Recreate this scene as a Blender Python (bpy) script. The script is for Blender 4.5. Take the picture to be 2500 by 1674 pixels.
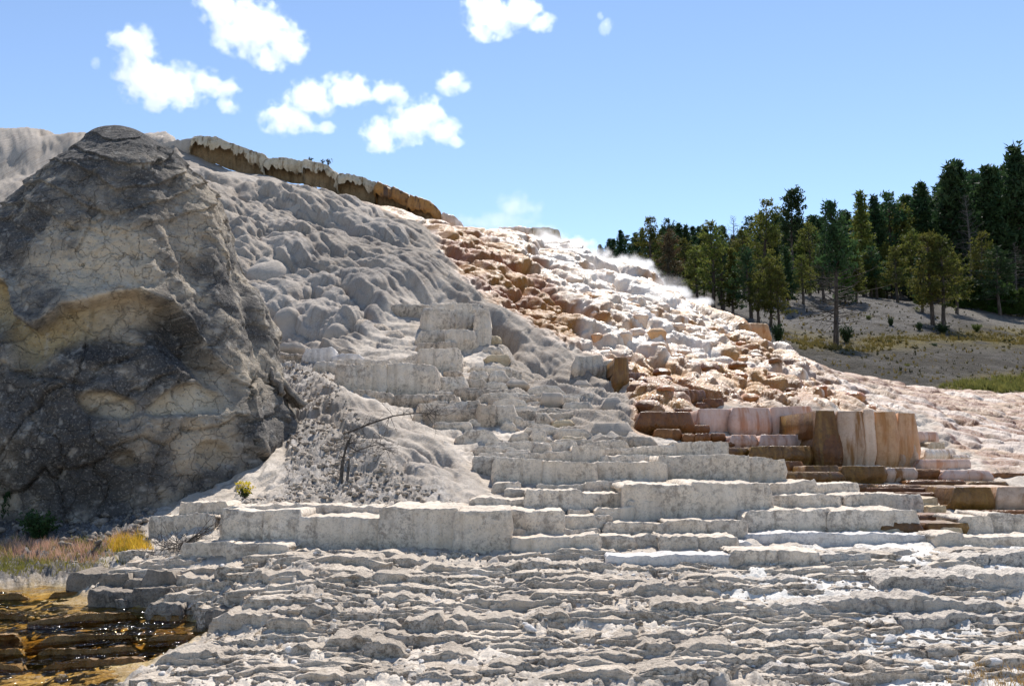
import bpy, math, random
import numpy as np
from mathutils import Vector, Matrix

for _o in list(bpy.data.objects):
    bpy.data.objects.remove(_o)
SC = bpy.context.scene
COL = SC.collection
# ------------------------------------------------------------------ camera, sky, sun, exposure
F_PX, CX, CY, HORIZON = 2400.0, 1250.0, 837.0, 1100.0
PITCH = math.atan((HORIZON - CY) / F_PX)
EYE = 1.7
cam_d = bpy.data.cameras.new('camera')
cam_d.sensor_width = 36.0
cam_d.lens = 36.0 * F_PX / 2500.0
cam_d.clip_start = 0.1
cam_d.clip_end = 6000.0
cam = bpy.data.objects.new('camera', cam_d)
cam.location = (0, 0, EYE)
cam.rotation_euler = (math.pi / 2 + PITCH, 0, 0)
COL.objects.link(cam)
SC.camera = cam

SUN_AZ, SUN_EL = math.radians(14), math.radians(55)      # azimuth from +Y towards +X
SUN_DIR = Vector((math.sin(SUN_AZ) * math.cos(SUN_EL), math.cos(SUN_AZ) * math.cos(SUN_EL), math.sin(SUN_EL)))
world = bpy.data.worlds.new('World')
SC.world = world
world.use_nodes = True
wn, wl = world.node_tree.nodes, world.node_tree.links
wn.clear()
sky = wn.new('ShaderNodeTexSky')
sky.sky_type = 'NISHITA'
sky.sun_disc = False
sky.sun_elevation = SUN_EL
sky.sun_rotation = SUN_AZ
sky.altitude = 2200
sky.air_density = 1.0
sky.dust_density = 0.0
sky.ozone_density = 0.6
bg = wn.new('ShaderNodeBackground')
bg.inputs['Strength'].default_value = 0.1
wo = wn.new('ShaderNodeOutputWorld')
wl.new(sky.outputs[0], bg.inputs[0])
wl.new(bg.outputs[0], wo.inputs[0])
sun_d = bpy.data.lights.new('sun', 'SUN')
sun_d.energy = 3.35
sun_d.angle = math.radians(0.53)
sun_d.color = (1.0, 0.95, 0.88)
sun = bpy.data.objects.new('sun', sun_d)
sun.rotation_euler = SUN_DIR.to_track_quat('Z', 'Y').to_euler()
sun.location = (0, 0, 60)
COL.objects.link(sun)
vs = SC.view_settings
vs.view_transform = 'Standard'
vs.look = 'None'
vs.gamma = 1.0
vs.use_curve_mapping = False
vs.exposure = 0.97
SC.render.engine = 'CYCLES'
SC.cycles.use_denoising = True
SC.cycles.max_bounces = 10
SC.cycles.diffuse_bounces = 3
SC.cycles.glossy_bounces = 2
SC.cycles.transmission_bounces = 4
SC.cycles.transparent_max_bounces = 12
SC.cycles.volume_bounces = 4
SC.cycles.volume_step_rate = 1.0
SC.cycles.volume_max_steps = 128
SC.cycles.caustics_reflective = False
SC.cycles.caustics_refractive = False

random.seed(7)
RNG = np.random.default_rng(11)

# ------------------------------------------------------------------ projection
SP, CP = math.sin(PITCH), math.cos(PITCH)
def at(u, v, Y):
    """world point of photograph position (u, v) standing Y metres away"""
    u = np.asarray(u, float); v = np.asarray(v, float); Y = np.asarray(Y, float)
    xc = (u - CX) / F_PX; yc = (CY - v) / F_PX
    dy = CP - yc * SP; dz = SP + yc * CP
    s = Y / dy
    return np.stack(np.broadcast_arrays(xc * s, Y, EYE + dz * s), -1)
def proj(x, y, z):
    dz = z - EYE
    d = np.maximum(y * CP + dz * SP, 0.05)
    yc = (-y * SP + dz * CP) / d
    return CX + F_PX * x / d, CY - F_PX * yc

# ------------------------------------------------------------------ noise
def _h(ix, iy, iz, seed):
    with np.errstate(over='ignore'):
        h = (ix.astype(np.int64) * 374761393 + iy.astype(np.int64) * 668265263 + iz.astype(np.int64) * 2147483647 + seed * 1274126177) & 0xffffffff
        h = h.astype(np.uint32)
        h ^= h >> np.uint32(13); h *= np.uint32(1274126177); h ^= h >> np.uint32(16)
        h *= np.uint32(2246822519); h ^= h >> np.uint32(15)
    return h.astype(np.float32) * np.float32(1 / 4294967295.0)
def vn3(x, y, z, seed=0):
    x = np.asarray(x, np.float32); y = np.asarray(y, np.float32); z = np.asarray(z, np.float32)
    x0 = np.floor(x); y0 = np.floor(y); z0 = np.floor(z)
    fx = x - x0; fy = y - y0; fz = z - z0
    fx = fx * fx * (3 - 2 * fx); fy = fy * fy * (3 - 2 * fy); fz = fz * fz * (3 - 2 * fz)
    a = 0
    for dz_ in (0, 1):
        wz = fz if dz_ else 1 - fz
        for dy_ in (0, 1):
            wy = fy if dy_ else 1 - fy
            h0 = _h(x0, y0 + dy_, z0 + dz_, seed); h1 = _h(x0 + 1, y0 + dy_, z0 + dz_, seed)
            a = a + wz * wy * (h0 + (h1 - h0) * fx)
    return a * 2 - 1
def vn2(x, y, seed=0):
    x = np.asarray(x, np.float32); y = np.asarray(y, np.float32)
    x0 = np.floor(x); y0 = np.floor(y)
    fx = x - x0; fy = y - y0
    fx = fx * fx * (3 - 2 * fx); fy = fy * fy * (3 - 2 * fy)
    z = np.zeros_like(x0)
    a = _h(x0, y0, z, seed); b = _h(x0 + 1, y0, z, seed); c = _h(x0, y0 + 1, z, seed); d = _h(x0 + 1, y0 + 1, z, seed)
    return (a + (b - a) * fx) * (1 - fy) * 2 + (c + (d - c) * fx) * fy * 2 - 1
def fbm2(x, y, o=4, seed=0, g=0.5):
    s = 0; a = 1.0; f = 1.0; n = 0
    for i in range(o):
        s = s + a * vn2(x * f + 17.3 * i, y * f - 9.1 * i, seed + i); n += a; a *= g; f *= 2.03
    return s / n
def fbm3(x, y, z, o=4, seed=0, g=0.5):
    s = 0; a = 1.0; f = 1.0; n = 0
    for i in range(o):
        s = s + a * vn3(x * f + 17.3 * i, y * f - 9.1 * i, z * f + 3.7 * i, seed + i); n += a; a *= g; f *= 2.03
    return s / n
def sstep(a, b, x):
    t = np.clip((x - a) / (b - a), 0, 1)
    return t * t * (3 - 2 * t)
def domes(x, y, seed=0, ax=0.75, up=1.3, dn=0.55, reach=2):
    """overlapping rounded mounds on a unit grid; y grows downhill. height, id, local across, local along"""
    x = np.asarray(x, np.float32); y = np.asarray(y, np.float32)
    ix = np.floor(x); iy = np.floor(y)
    best = np.zeros_like(x); bid = np.zeros_like(x); bx = np.zeros_like(x); by = np.zeros_like(x)
    z = np.zeros_like(x)
    for i in (-1, 0, 1):
        for j in range(-reach, reach):
            cx = ix + i; cy = iy + j
            r1 = _h(cx, cy, z, seed); r2 = _h(cx, cy, z + 1, seed); r3 = _h(cx, cy, z + 2, seed); r4 = _h(cx, cy, z + 3, seed)
            s = 0.62 + 0.62 * r3
            dx = (x - cx - r1) / (ax * s); dy = (y - cy - r2)
            dy = np.where(dy < 0, dy / (up * s), dy / (dn * s))
            q = 1 - dx * dx - dy * dy
            h = s * (0.75 + 0.5 * r4) * np.sqrt(np.maximum(q, 0))
            m = h > best
            best = np.where(m, h, best); bid = np.where(m, r4, bid); bx = np.where(m, dx, bx); by = np.where(m, dy, by)
    return best, bid, bx, by
def cells(x, y, seed=0):
    """F1, F2, id of a jittered cell pattern"""
    x = np.asarray(x, np.float32); y = np.asarray(y, np.float32)
    ix = np.floor(x); iy = np.floor(y); z = np.zeros_like(x)
    f1 = np.full_like(x, 9); f2 = np.full_like(x, 9); cid = np.zeros_like(x)
    for i in (-1, 0, 1):
        for j in (-1, 0, 1):
            cx = ix + i; cy = iy + j
            d = np.hypot(x - cx - 0.1 - 0.8 * _h(cx, cy, z, seed), y - cy - 0.1 - 0.8 * _h(cx, cy, z + 1, seed))
            r = _h(cx, cy, z + 2, seed)
            m = d < f1
            f2 = np.where(m, f1, np.minimum(f2, d)); cid = np.where(m, r, cid); f1 = np.where(m, d, f1)
    return f1, f2, cid

# ------------------------------------------------------------------ mesh helpers
def mesh_from(name, V, Fq=None, Ft=None, smooth=True, attrs=None):
    me = bpy.data.meshes.new(name)
    V = np.asarray(V, np.float32).reshape(-1, 3)
    nq = 0 if Fq is None else len(Fq); nt = 0 if Ft is None else len(Ft)
    loops = []
    if nq: loops.append(np.asarray(Fq, np.int32).ravel())
    if nt: loops.append(np.asarray(Ft, np.int32).ravel())
    loops = np.concatenate(loops)
    tot = np.concatenate([np.full(nq, 4, np.int32), np.full(nt, 3, np.int32)])
    start = np.concatenate([[0], np.cumsum(tot)[:-1]]).astype(np.int32)
    me.vertices.add(len(V)); me.vertices.foreach_set('co', V.ravel())
    me.loops.add(len(loops)); me.loops.foreach_set('vertex_index', loops)
    me.polygons.add(nq + nt)
    me.polygons.foreach_set('loop_start', start)
    me.polygons.foreach_set('loop_total', tot)
    if smooth:
        me.polygons.foreach_set('use_smooth', np.ones(nq + nt, bool))
    me.update(calc_edges=True)
    if attrs:
        for k, a in attrs.items():
            a = np.asarray(a, np.float32)
            if a.ndim == 2:
                at_ = me.attributes.new(k, 'FLOAT_COLOR', 'POINT')
                if a.shape[1] == 3: a = np.concatenate([a, np.ones((len(a), 1), np.float32)], 1)
                at_.data.foreach_set('color', a.ravel())
            else:
                at_ = me.attributes.new(k, 'FLOAT', 'POINT')
                at_.data.foreach_set('value', a.ravel())
    return me
def grid_faces(nr, nc, closed=False):
    i = np.arange(nr - 1)[:, None]; j = np.arange(nc if closed else nc - 1)[None, :]
    a = i * nc + j; b = i * nc + (j + 1) % nc
    return np.stack([a, b, b + nc, a + nc], -1).reshape(-1, 4)
class MB:
    def __init__(s): s.v = []; s.q = []; s.t = []; s.n = 0
    def add(s, V, q=None, t=None):
        V = np.asarray(V, float).reshape(-1, 3)
        if q is not None and len(q): s.q.append(np.asarray(q, int) + s.n)
        if t is not None and len(t): s.t.append(np.asarray(t, int) + s.n)
        s.v.append(V); s.n += len(V)
    def tube(s, pts, rad, sides=5, tip=True):
        pts = np.asarray(pts, float); rad = np.asarray(rad, float); n = len(pts)
        d = np.gradient(pts, axis=0); d /= np.linalg.norm(d, axis=1, keepdims=True) + 1e-9
        ref = np.array([0.31, 0.17, 0.93]); a = np.cross(d, ref); a /= np.linalg.norm(a, axis=1, keepdims=True) + 1e-9
        b = np.cross(d, a)
        th = np.arange(sides) * 2 * np.pi / sides
        V = pts[:, None] + rad[:, None, None] * (np.cos(th)[None, :, None] * a[:, None] + np.sin(th)[None, :, None] * b[:, None])
        s.add(V.reshape(-1, 3), grid_faces(n, sides, True))
    def mesh(s, name, smooth=True):
        V = np.concatenate(s.v)
        q = np.concatenate(s.q) if s.q else None; t = np.concatenate(s.t) if s.t else None
        return mesh_from(name, V, q, t, smooth)
def link(name, me, mat=None, parent=None, loc=None):
    o = bpy.data.objects.new(name, me)
    COL.objects.link(o)
    if mat is not None and me is not None and not me.materials: me.materials.append(mat)
    if parent is not None: o.parent = parent
    if loc is not None: o.location = loc
    return o
def tag(o, label=None, cat=None, group=None, kind=None):
    if label: o['label'] = label
    if cat: o['category'] = cat
    if group: o['group'] = group
    if kind: o['kind'] = kind
    return o
def empty(name, loc, rz=0.0, sc=1.0):
    o = bpy.data.objects.new(name, None)
    COL.objects.link(o); o.location = loc; o.rotation_euler = (0, 0, rz); o.scale = (sc, sc, sc)
    o.empty_display_size = 0.2
    return o

# ------------------------------------------------------------------ materials
class NT:
    def __init__(s, name):
        s.m = bpy.data.materials.new(name); s.m.use_nodes = True
        s.t = s.m.node_tree; s.t.nodes.clear()
        s.out = s.t.nodes.new('ShaderNodeOutputMaterial')
    def n(s, ty, **kw):
        nd = s.t.nodes.new(ty)
        for k, v in kw.items(): setattr(nd, k, v)
        return nd
    def l(s, a, b): s.t.links.new(a, b)
    def val(s, sock, v):
        if hasattr(v, 'is_linked') or isinstance(v, bpy.types.NodeSocket): s.l(v, sock)
        else: sock.default_value = v
    def pos(s, scale=(1, 1, 1), obj=False):
        if obj: src = s.n('ShaderNodeTexCoord').outputs['Object']
        else: src = s.n('ShaderNodeNewGeometry').outputs['Position']
        mp = s.n('ShaderNodeMapping'); mp.inputs['Scale'].default_value = scale
        s.l(src, mp.inputs[0]); return mp.outputs[0]
    def noise(s, vec, scale, detail=5, rough=0.55, dist=0.0):
        nd = s.n('ShaderNodeTexNoise'); s.l(vec, nd.inputs['Vector'])
        nd.inputs['Scale'].default_value = scale; nd.inputs['Detail'].default_value = detail
        nd.inputs['Roughness'].default_value = rough; nd.inputs['Distortion'].default_value = dist
        return nd.outputs[0]
    def ramp(s, x, a, b, lo=0.0, hi=1.0):
        mr = s.n('ShaderNodeMapRange', interpolation_type='SMOOTHSTEP'); s.l(x, mr.inputs[0])
        for i, q in enumerate((a, b, lo, hi)): mr.inputs[i + 1].default_value = q
        return mr.outputs[0]
    def math(s, op, a, b=0.0, c=0.0):
        nd = s.n('ShaderNodeMath', operation=op)
        for i, q in enumerate((a, b, c)): s.val(nd.inputs[i], q)
        return nd.outputs[0]
    def mix(s, f, a, b, mode='MIX'):
        nd = s.n('ShaderNodeMix', data_type='RGBA', blend_type=mode)
        s.val(nd.inputs[0], f)
        for k, q in ((6, a), (7, b)):
            if isinstance(q, tuple): nd.inputs[k].default_value = (*q[:3], 1)
            else: s.l(q, nd.inputs[k])
        return nd.outputs[2]
    def bump(s, h, strength=0.5, dist=0.05, normal=None):
        b = s.n('ShaderNodeBump'); s.l(h, b.inputs['Height'])
        b.inputs['Strength'].default_value = strength; b.inputs['Distance'].default_value = dist
        if normal is not None: s.l(normal, b.inputs['Normal'])
        return b.outputs[0]
    def principled(s, col, rough=0.9, normal=None, spec=0.3):
        p = s.n('ShaderNodeBsdfPrincipled')
        s.val(p.inputs['Base Color'], (*col[:3], 1) if isinstance(col, tuple) else col)
        s.val(p.inputs['Roughness'], rough)
        p.inputs['Specular IOR Level'].default_value = spec
        if normal is not None: s.l(normal, p.inputs['Normal'])
        return p
    def done(s, bsdf): s.l(bsdf.outputs[0], s.out.inputs['Surface']); return s.m

def travertine(name, c1, c2, stain, amt=0.5, wet=0.0, streak=0.5, speck=0.5, bump=0.5, cstreak=None, sp_scale=16.0, strata=0.0):
    """calcite deposit: two tones in patches, a biofilm speckle, and streaks left by running water"""
    t = NT(name)
    p = t.pos()
    base = t.mix(t.ramp(t.noise(p, 0.9, 4), 0.35, 0.65), c1, c2)
    st = t.noise(t.pos((5.5, 5.5, 0.7)), 1.0, 5, 0.6, 0.3)
    base = t.mix(t.math('MULTIPLY', t.ramp(st, 0.48, 0.66), streak), base, cstreak or stain)
    sp = t.math('MULTIPLY', t.ramp(t.noise(p, sp_scale * 0.8, 7, 0.75), 0.46, 0.60), t.ramp(t.noise(p, 1.7, 4), 0.34, 0.58))
    base = t.mix(t.math('MULTIPLY', sp, speck), base, stain)
    fine = t.math('MULTIPLY', t.ramp(t.noise(p, sp_scale * 2.7, 4, 0.75), 0.50, 0.62), t.ramp(t.noise(p, 2.6, 3), 0.3, 0.6, 0.3, 1.0))
    base = t.mix(t.math('MULTIPLY', fine, speck * 0.7), base, stain)
    h = t.math('ADD', t.noise(p, 9, 7, 0.65), t.math('MULTIPLY', t.noise(p, 45, 4, 0.6), 0.35))
    h = t.math('ADD', h, t.math('MULTIPLY', t.noise(t.pos((14, 14, 1.6)), 1.0, 4), 0.35 * (1 - wet * 0.5)))
    if strata > 0: h = t.math('ADD', h, t.math('MULTIPLY', t.noise(t.pos((2.5, 2.5, 30)), 1.0, 5, 0.6, 0.4), strata))
    nb = t.bump(h, bump, 0.05)
    rough = 0.92 - 0.80 * wet
    if wet > 0:
        rg = t.ramp(t.noise(p, 3.0, 4), 0.35, 0.65, max(0.08, rough - 0.16), min(0.95, rough + 0.2))
    else: rg = rough
    return t.done(t.principled(base, rg, nb, 0.2 + 0.4 * wet))
# ------------------------------------------------------------------ base shape of the land
CTRL = []
def row(v, us, Ys):
    for u, Y in zip(us, Ys): CTRL.append((u, v, Y))
U7 = (-500, 650, 1000, 1500, 2000, 2500, 3000)
row(1674, U7, (7.1, 7.0, 7.0, 7.1, 7.1, 7.1, 7.1))
row(1560, U7[1:], (7.95, 7.98, 7.98, 7.98, 7.98, 7.98))
row(1480, U7[1:], (8.65, 8.65, 8.65, 8.65, 8.65, 8.65))
row(1400, U7[1:], (9.6, 9.6, 9.6, 9.6, 9.6, 9.6))
row(1345, (500, 800, 1150, 1500, 1900, 2300, 2700), (10.8, 10.7, 10.6, 10.6, 10.6, 10.6, 10.6))
# the shallow pool, lower left
for u in (-300, 0, 200): CTRL.append((u, 1674, 7.42))
for u in (-300, 0, 180, 330): CTRL.append((u, 1560, 8.75))
for u in (-300, 0, 200, 360): CTRL.append((u, 1480, 9.75))
for u in (-300, 0, 170): CTRL.append((u, 1425, 10.9))
for u in (-300, 0, 200): CTRL.append((u, 1340, 12.4))
CTRL += [(480, 1525, 9.05), (400, 1580, 8.32), (300, 1640, 7.66)]
CTRL += [(380, 1340, 11.4), (-300, 1270, 14.6), (0, 1265, 14.6), (300, 1262, 14.2), (500, 1250, 12.9), (0, 1200, 18.0), (-300, 1200, 18.5)]
row(1240, (550, 800, 1100, 1400, 1700), (12.3, 12.1, 12.1, 12.5, 12.8))
row(1180, (750, 900, 1100, 1400, 1700, 1950), (13.8, 13.7, 13.8, 14.0, 14.2, 14.2))
row(1125, (900, 1150, 1400, 1700), (14.9, 15.1, 15.4, 15.6))
row(1085, (780, 1000, 1250, 1500, 1700), (15.6, 16.0, 16.4, 17.0, 17.3))
row(1000, (720, 950, 1200, 1450, 1600), (17.8, 18.4, 18.9, 19.7, 20.0))
row(940, (700, 900, 1100, 1350, 1550), (19.8, 20.3, 20.8, 21.8, 22.5))
row(865, (680, 800, 950, 1150, 1350), (22.4, 22.6, 22.6, 23.4, 25.0))
row(750, (620, 760, 900, 1060, 1200), (26.5, 26.6, 26.8, 27.2, 28.5))
row(640, (600, 800, 1000), (31.5, 31.8, 32.5))
row(540, (560, 750, 950), (36.5, 36.8, 37.8))
row(450, (520, 700, 830), (41.0, 41.3, 42.0))
# right-hand side: brown pools, pink wall, flow field
CTRL += [(1950, 1305, 11.8), (2300, 1312, 11.6), (2600, 1310, 11.6), (2250, 1262, 13.6), (2500, 1250, 14.2), (2700, 1250, 14.2),
         (1950, 1180, 15.4), (2250, 1190, 15.6), (2450, 1190, 15.7), (2700, 1190, 16), (1850, 1100, 17.8), (2050, 1133, 17.2), (2200, 1133, 17.4),
         (2350, 1120, 20.2), (2450, 1120, 21.5), (2700, 1120, 22), (2300, 1050, 23.5), (2480, 1050, 26.5), (2750, 1050, 28), (2100, 1000, 23.0), (2250, 990, 26.5),
         (2400, 1000, 31), (2600, 1000, 33), (1650, 985, 22.3), (1800, 990, 22.4), (1950, 990, 22.6)]
# orange slope
CTRL += [(1500, 930, 23.4), (1600, 900, 25.0), (1700, 930, 24.2), (1850, 940, 24.2), (1450, 840, 26.3), (1550, 800, 28.8), (1650, 820, 28.6), (1800, 870, 27.6),
         (1300, 790, 27.8), (1250, 700, 31.0), (1400, 720, 31.5), (1550, 730, 32.4), (1150, 620, 35.0), (1300, 630, 36.4), (1430, 660, 36.0), (1680, 760, 32.8),
         (1050, 560, 38.0), (1150, 560, 40.0), (1950, 900, 27.5), (2050, 930, 28.0)]
CREST = [(-500, 345, 66), (-200, 303, 65), (0, 309, 62), (100, 308, 59), (200, 306, 56), (330, 326, 52), (420, 350, 49), (470, 366, 47.5), (560, 388, 46.8), (650, 405, 46.2), (760, 432, 45.5), (900, 470, 44.6), (1000, 505, 44.0),
         (1080, 562, 43.8), (1150, 592, 44), (1250, 606, 44.5), (1370, 624, 43), (1450, 640, 41.5), (1560, 680, 39), (1640, 722, 37.2), (1740, 785, 35.2), (1880, 858, 32.5), (2000, 903, 31.5),
         (2150, 935, 33), (2300, 958, 36), (2480, 968, 39), (2750, 975, 41)]
# left hill seen past the standing rock, and the ground hidden behind that rock
CTRL += [(0, 430, 53), (150, 400, 52), (-300, 430, 56), (0, 600, 40), (-300, 600, 42), (-300, 900, 27), (0, 900, 26), (300, 900, 24), (300, 600, 34), (400, 450, 42), (300, 1100, 18.8), (550, 1100, 17.4)]
pts = [at(*c) for c in CTRL] + [at(*c) for c in CREST]
for u, v, Y in CREST:
    p = at(u, v, Y)
    drop = 0.2 if u < 1300 else 1.2
    pts.append(p + np.array([p[0] * 0.2, 9.0, -drop]))
    pts.append(p + np.array([p[0] * 0.6, 28.0, -3.5 if u < 1300 else -2.5]))
pts += [np.array([x, 2.0, -0.15]) for x in (-8, -3, 0, 3, 8)] + [np.array([x, 4.6, -0.1]) for x in (-6, 0, 6)]
pts = np.array(pts)
class TPS:
    def __init__(s, P, lam=0.02):
        s.X = P[:, :2].copy(); n = len(P)
        K = s.k(np.linalg.norm(s.X[:, None] - s.X[None], axis=2)) + lam * np.eye(n)
        A = np.zeros((n + 3, n + 3)); A[:n, :n] = K; A[:n, n] = 1; A[:n, n + 1:] = s.X; A[n, :n] = 1; A[n + 1:, :n] = s.X.T
        s.w = np.linalg.solve(A, np.concatenate([P[:, 2], np.zeros(3)]))
    def k(s, r): return np.sqrt(r * r + 0.25)          # calm between the points
    def __call__(s, x, y):
        x = np.asarray(x, float); y = np.asarray(y, float); sh = x.shape; x = x.ravel(); y = y.ravel()
        out = np.empty(len(x)); n = len(s.X)
        for i in range(0, len(x), 20000):
            xx = x[i:i + 20000]; yy = y[i:i + 20000]
            r = np.sqrt((xx[:, None] - s.X[None, :, 0]) ** 2 + (yy[:, None] - s.X[None, :, 1]) ** 2 + 0.25)
            out[i:i + 20000] = r @ s.w[:n] + s.w[n] + s.w[n + 1] * xx + s.w[n + 2] * yy
        return out.reshape(sh)
LAND = TPS(pts)
# coarse polar table for quick look-ups
AZ0, AZ1 = -0.72, 0.72
NA, NR = 181, 260
_az = np.linspace(AZ0, AZ1, NA); _r = np.exp(np.linspace(math.log(4.5), math.log(100), NR))
_gx = _r[:, None] * np.sin(_az)[None]; _gy = _r[:, None] * np.cos(_az)[None]
_gz = LAND(_gx, _gy)
for _ in range(2):
    g = np.pad(_gz, 1, 'edge')
    _gz = (g[1:-1, 1:-1] * 2 + g[:-2, 1:-1] + g[2:, 1:-1] + g[1:-1, :-2] + g[1:-1, 2:]) / 6
def land(x, y):
    x = np.asarray(x, float); y = np.asarray(y, float)
    r = np.hypot(x, y); a = np.arctan2(x, y)
    fi = np.clip((np.log(np.maximum(r, 4.5)) - math.log(4.5)) / (math.log(100) - math.log(4.5)) * (NR - 1), 0, NR - 1.001)
    fj = np.clip((a - AZ0) / (AZ1 - AZ0) * (NA - 1), 0, NA - 1.001)
    i = fi.astype(int); j = fj.astype(int); fi = fi - i; fj = fj - j
    return (_gz[i, j] * (1 - fj) + _gz[i, j + 1] * fj) * (1 - fi) + (_gz[i + 1, j] * (1 - fj) + _gz[i + 1, j + 1] * fj) * fi
def hit(u, v, fn=None, y0=5.0, y1=75.0, n=900):
    """first distance at which the sight line through (u, v) meets the land"""
    fn = fn or land
    Y = np.exp(np.linspace(math.log(y0), math.log(y1), n))
    P = at(np.full(n, u), np.full(n, v), Y)
    d = P[:, 2] - fn(P[:, 0], P[:, 1])
    k = np.argmax(d < 0)
    if d[k] >= 0: return None
    if k == 0: return Y[0]
    return Y[k - 1] + (Y[k] - Y[k - 1]) * d[k - 1] / (d[k - 1] - d[k])

# ------------------------------------------------------------------ where which deposit lies (polygons surveyed on the photograph)
RS = 5.0; RU0, RV0, RW, RH = -800, 150, 840, 360
_ru, _rv = np.meshgrid(RU0 + (np.arange(RW) + 0.5) * RS, RV0 + (np.arange(RH) + 0.5) * RS)
def raster(poly, blur=3):
    m = np.zeros(_ru.shape, bool); n = len(poly)
    for i in range(n):
        (x0, y0), (x1, y1) = poly[i], poly[(i + 1) % n]
        if y0 == y1: continue
        c = ((y0 <= _rv) != (y1 <= _rv)) & (_ru < (x1 - x0) * (_rv - y0) / (y1 - y0) + x0)
        m ^= c
    m = m.astype(float)
    for _ in range(blur):
        g = np.pad(m, 1, 'edge')
        m = (g[1:-1, :-2] + g[1:-1, 1:-1] + g[1:-1, 2:]) / 3
        g = np.pad(m, 1, 'edge'); m = (g[:-2, 1:-1] + g[1:-1, 1:-1] + g[2:, 1:-1]) / 3
    return m
def samp(m, u, v):
    fi = np.clip((v - RV0) / RS - 0.5, 0, RH - 1.001); fj = np.clip((u - RU0) / RS - 0.5, 0, RW - 1.001)
    i = fi.astype(int); j = fj.astype(int); fi = fi - i; fj = fj - j
    return (m[i, j] * (1 - fj) + m[i, j + 1] * fj) * (1 - fi) + (m[i + 1, j] * (1 - fj) + m[i + 1, j + 1] * fj) * fi
Z = {}
Z['orange'] = raster([(880, 452), (960, 470), (1090, 525), (1200, 530), (1370, 540), (1440, 590), (1560, 640), (1640, 690), (1740, 740), (1880, 820), (2000, 880), (2300, 930), (2800, 930), (2800, 1190), (2430, 1160), (2330, 1100), (2250, 1010),
                      (1700, 1000), (1600, 1075), (1540, 1060), (1545, 960), (1500, 930), (1410, 865), (1340, 850), (1200, 760), (1125, 700), (1085, 650), (1070, 600), (1040, 545), (960, 500)], 2)
Z['rust'] = raster([(1060, 530), (1150, 560), (1260, 620), (1340, 680), (1400, 760), (1430, 850), (1340, 850), (1200, 760), (1125, 700), (1070, 600)], 5)
Z['cream'] = raster([(1280, 570), (1440, 610), (1700, 730), (1780, 850), (1750, 930), (1600, 900), (1420, 860), (1400, 760), (1330, 660)], 10)
Z['rustlow'] = raster([(1480, 930), (1700, 900), (1900, 930), (2000, 980), (1900, 1000), (1560, 1080)], 8)
Z['flow'] = raster([(1900, 850), (2000, 890), (2300, 930), (2800, 930), (2800, 1190), (2430, 1160), (2330, 1100), (2250, 1010), (2100, 985)], 6)
Z['grey'] = raster([(-400, 250), (430, 320), (650, 385), (900, 440), (1040, 530), (1070, 600), (1085, 650), (1125, 700), (1200, 760), (1340, 850), (1420, 880), (1500, 940), (1545, 1000), (1560, 1075), (1440, 1080), (1250, 960), (1180, 860), (1080, 720), (960, 760), (850, 860), (650, 870), (300, 1000), (-600, 1000)], 3)
Z['greydark'] = raster([(700, 540), (900, 560), (1080, 700), (1000, 850), (900, 860), (780, 760), (690, 640)], 12)
Z['fore'] = raster([(-600, 1340), (800, 1345), (1250, 1350), (1800, 1345), (2900, 1290), (2900, 1900), (-600, 1900)], 4)
Z['white'] = raster([(1250, 1340), (1800, 1335), (2500, 1300), (2900, 1300), (2900, 1900), (2200, 1674), (2050, 1560), (1800, 1480), (1750, 1400), (1300, 1362)], 14)
Z['pool'] = raster([(-700, 1408), (120, 1410), (200, 1440), (340, 1462), (420, 1488), (560, 1512), (480, 1560), (400, 1600), (320, 1640), (230, 1700), (150, 1800), (-700, 1800)], 2)
Z['shaded_dirt'] = raster([(-700, 1150), (400, 1200), (380, 1250), (355, 1300), (280, 1350), (170, 1408), (-700, 1420)], 5)  # debris dirt at the cone's foot, with the cone's cast shadow painted in
Z['debris'] = raster([(680, 880), (760, 870), (840, 960), (900, 1080), (1010, 1180), (1150, 1230), (420, 1240), (690, 1210), (700, 1100)], 6)
Z['knoll'] = raster([(760, 920), (830, 960), (1000, 1040), (1110, 1120), (1190, 1200), (960, 1190), (860, 1110), (780, 1020)], 6)

def soften(m, k=14):
    for _ in range(k):
        g = np.pad(m, 1, 'edge'); m = (g[1:-1, :-2] + g[1:-1, 1:-1] + g[1:-1, 2:]) / 3
        g = np.pad(m, 1, 'edge'); m = (g[:-2, 1:-1] + g[1:-1, 1:-1] + g[2:, 1:-1]) / 3
    return m
Z['crest'] = raster([(430, 300), (560, 330), (700, 370), (900, 420), (1100, 500), (1400, 540), (1400, 590), (1200, 585), (1080, 575), (950, 520), (800, 465), (640, 430), (430, 410)], 2)
ZS = {k: soften(Z[k], 16 if k != 'crest' else 5) for k in ('grey', 'orange', 'flow', 'knoll', 'crest')}
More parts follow.
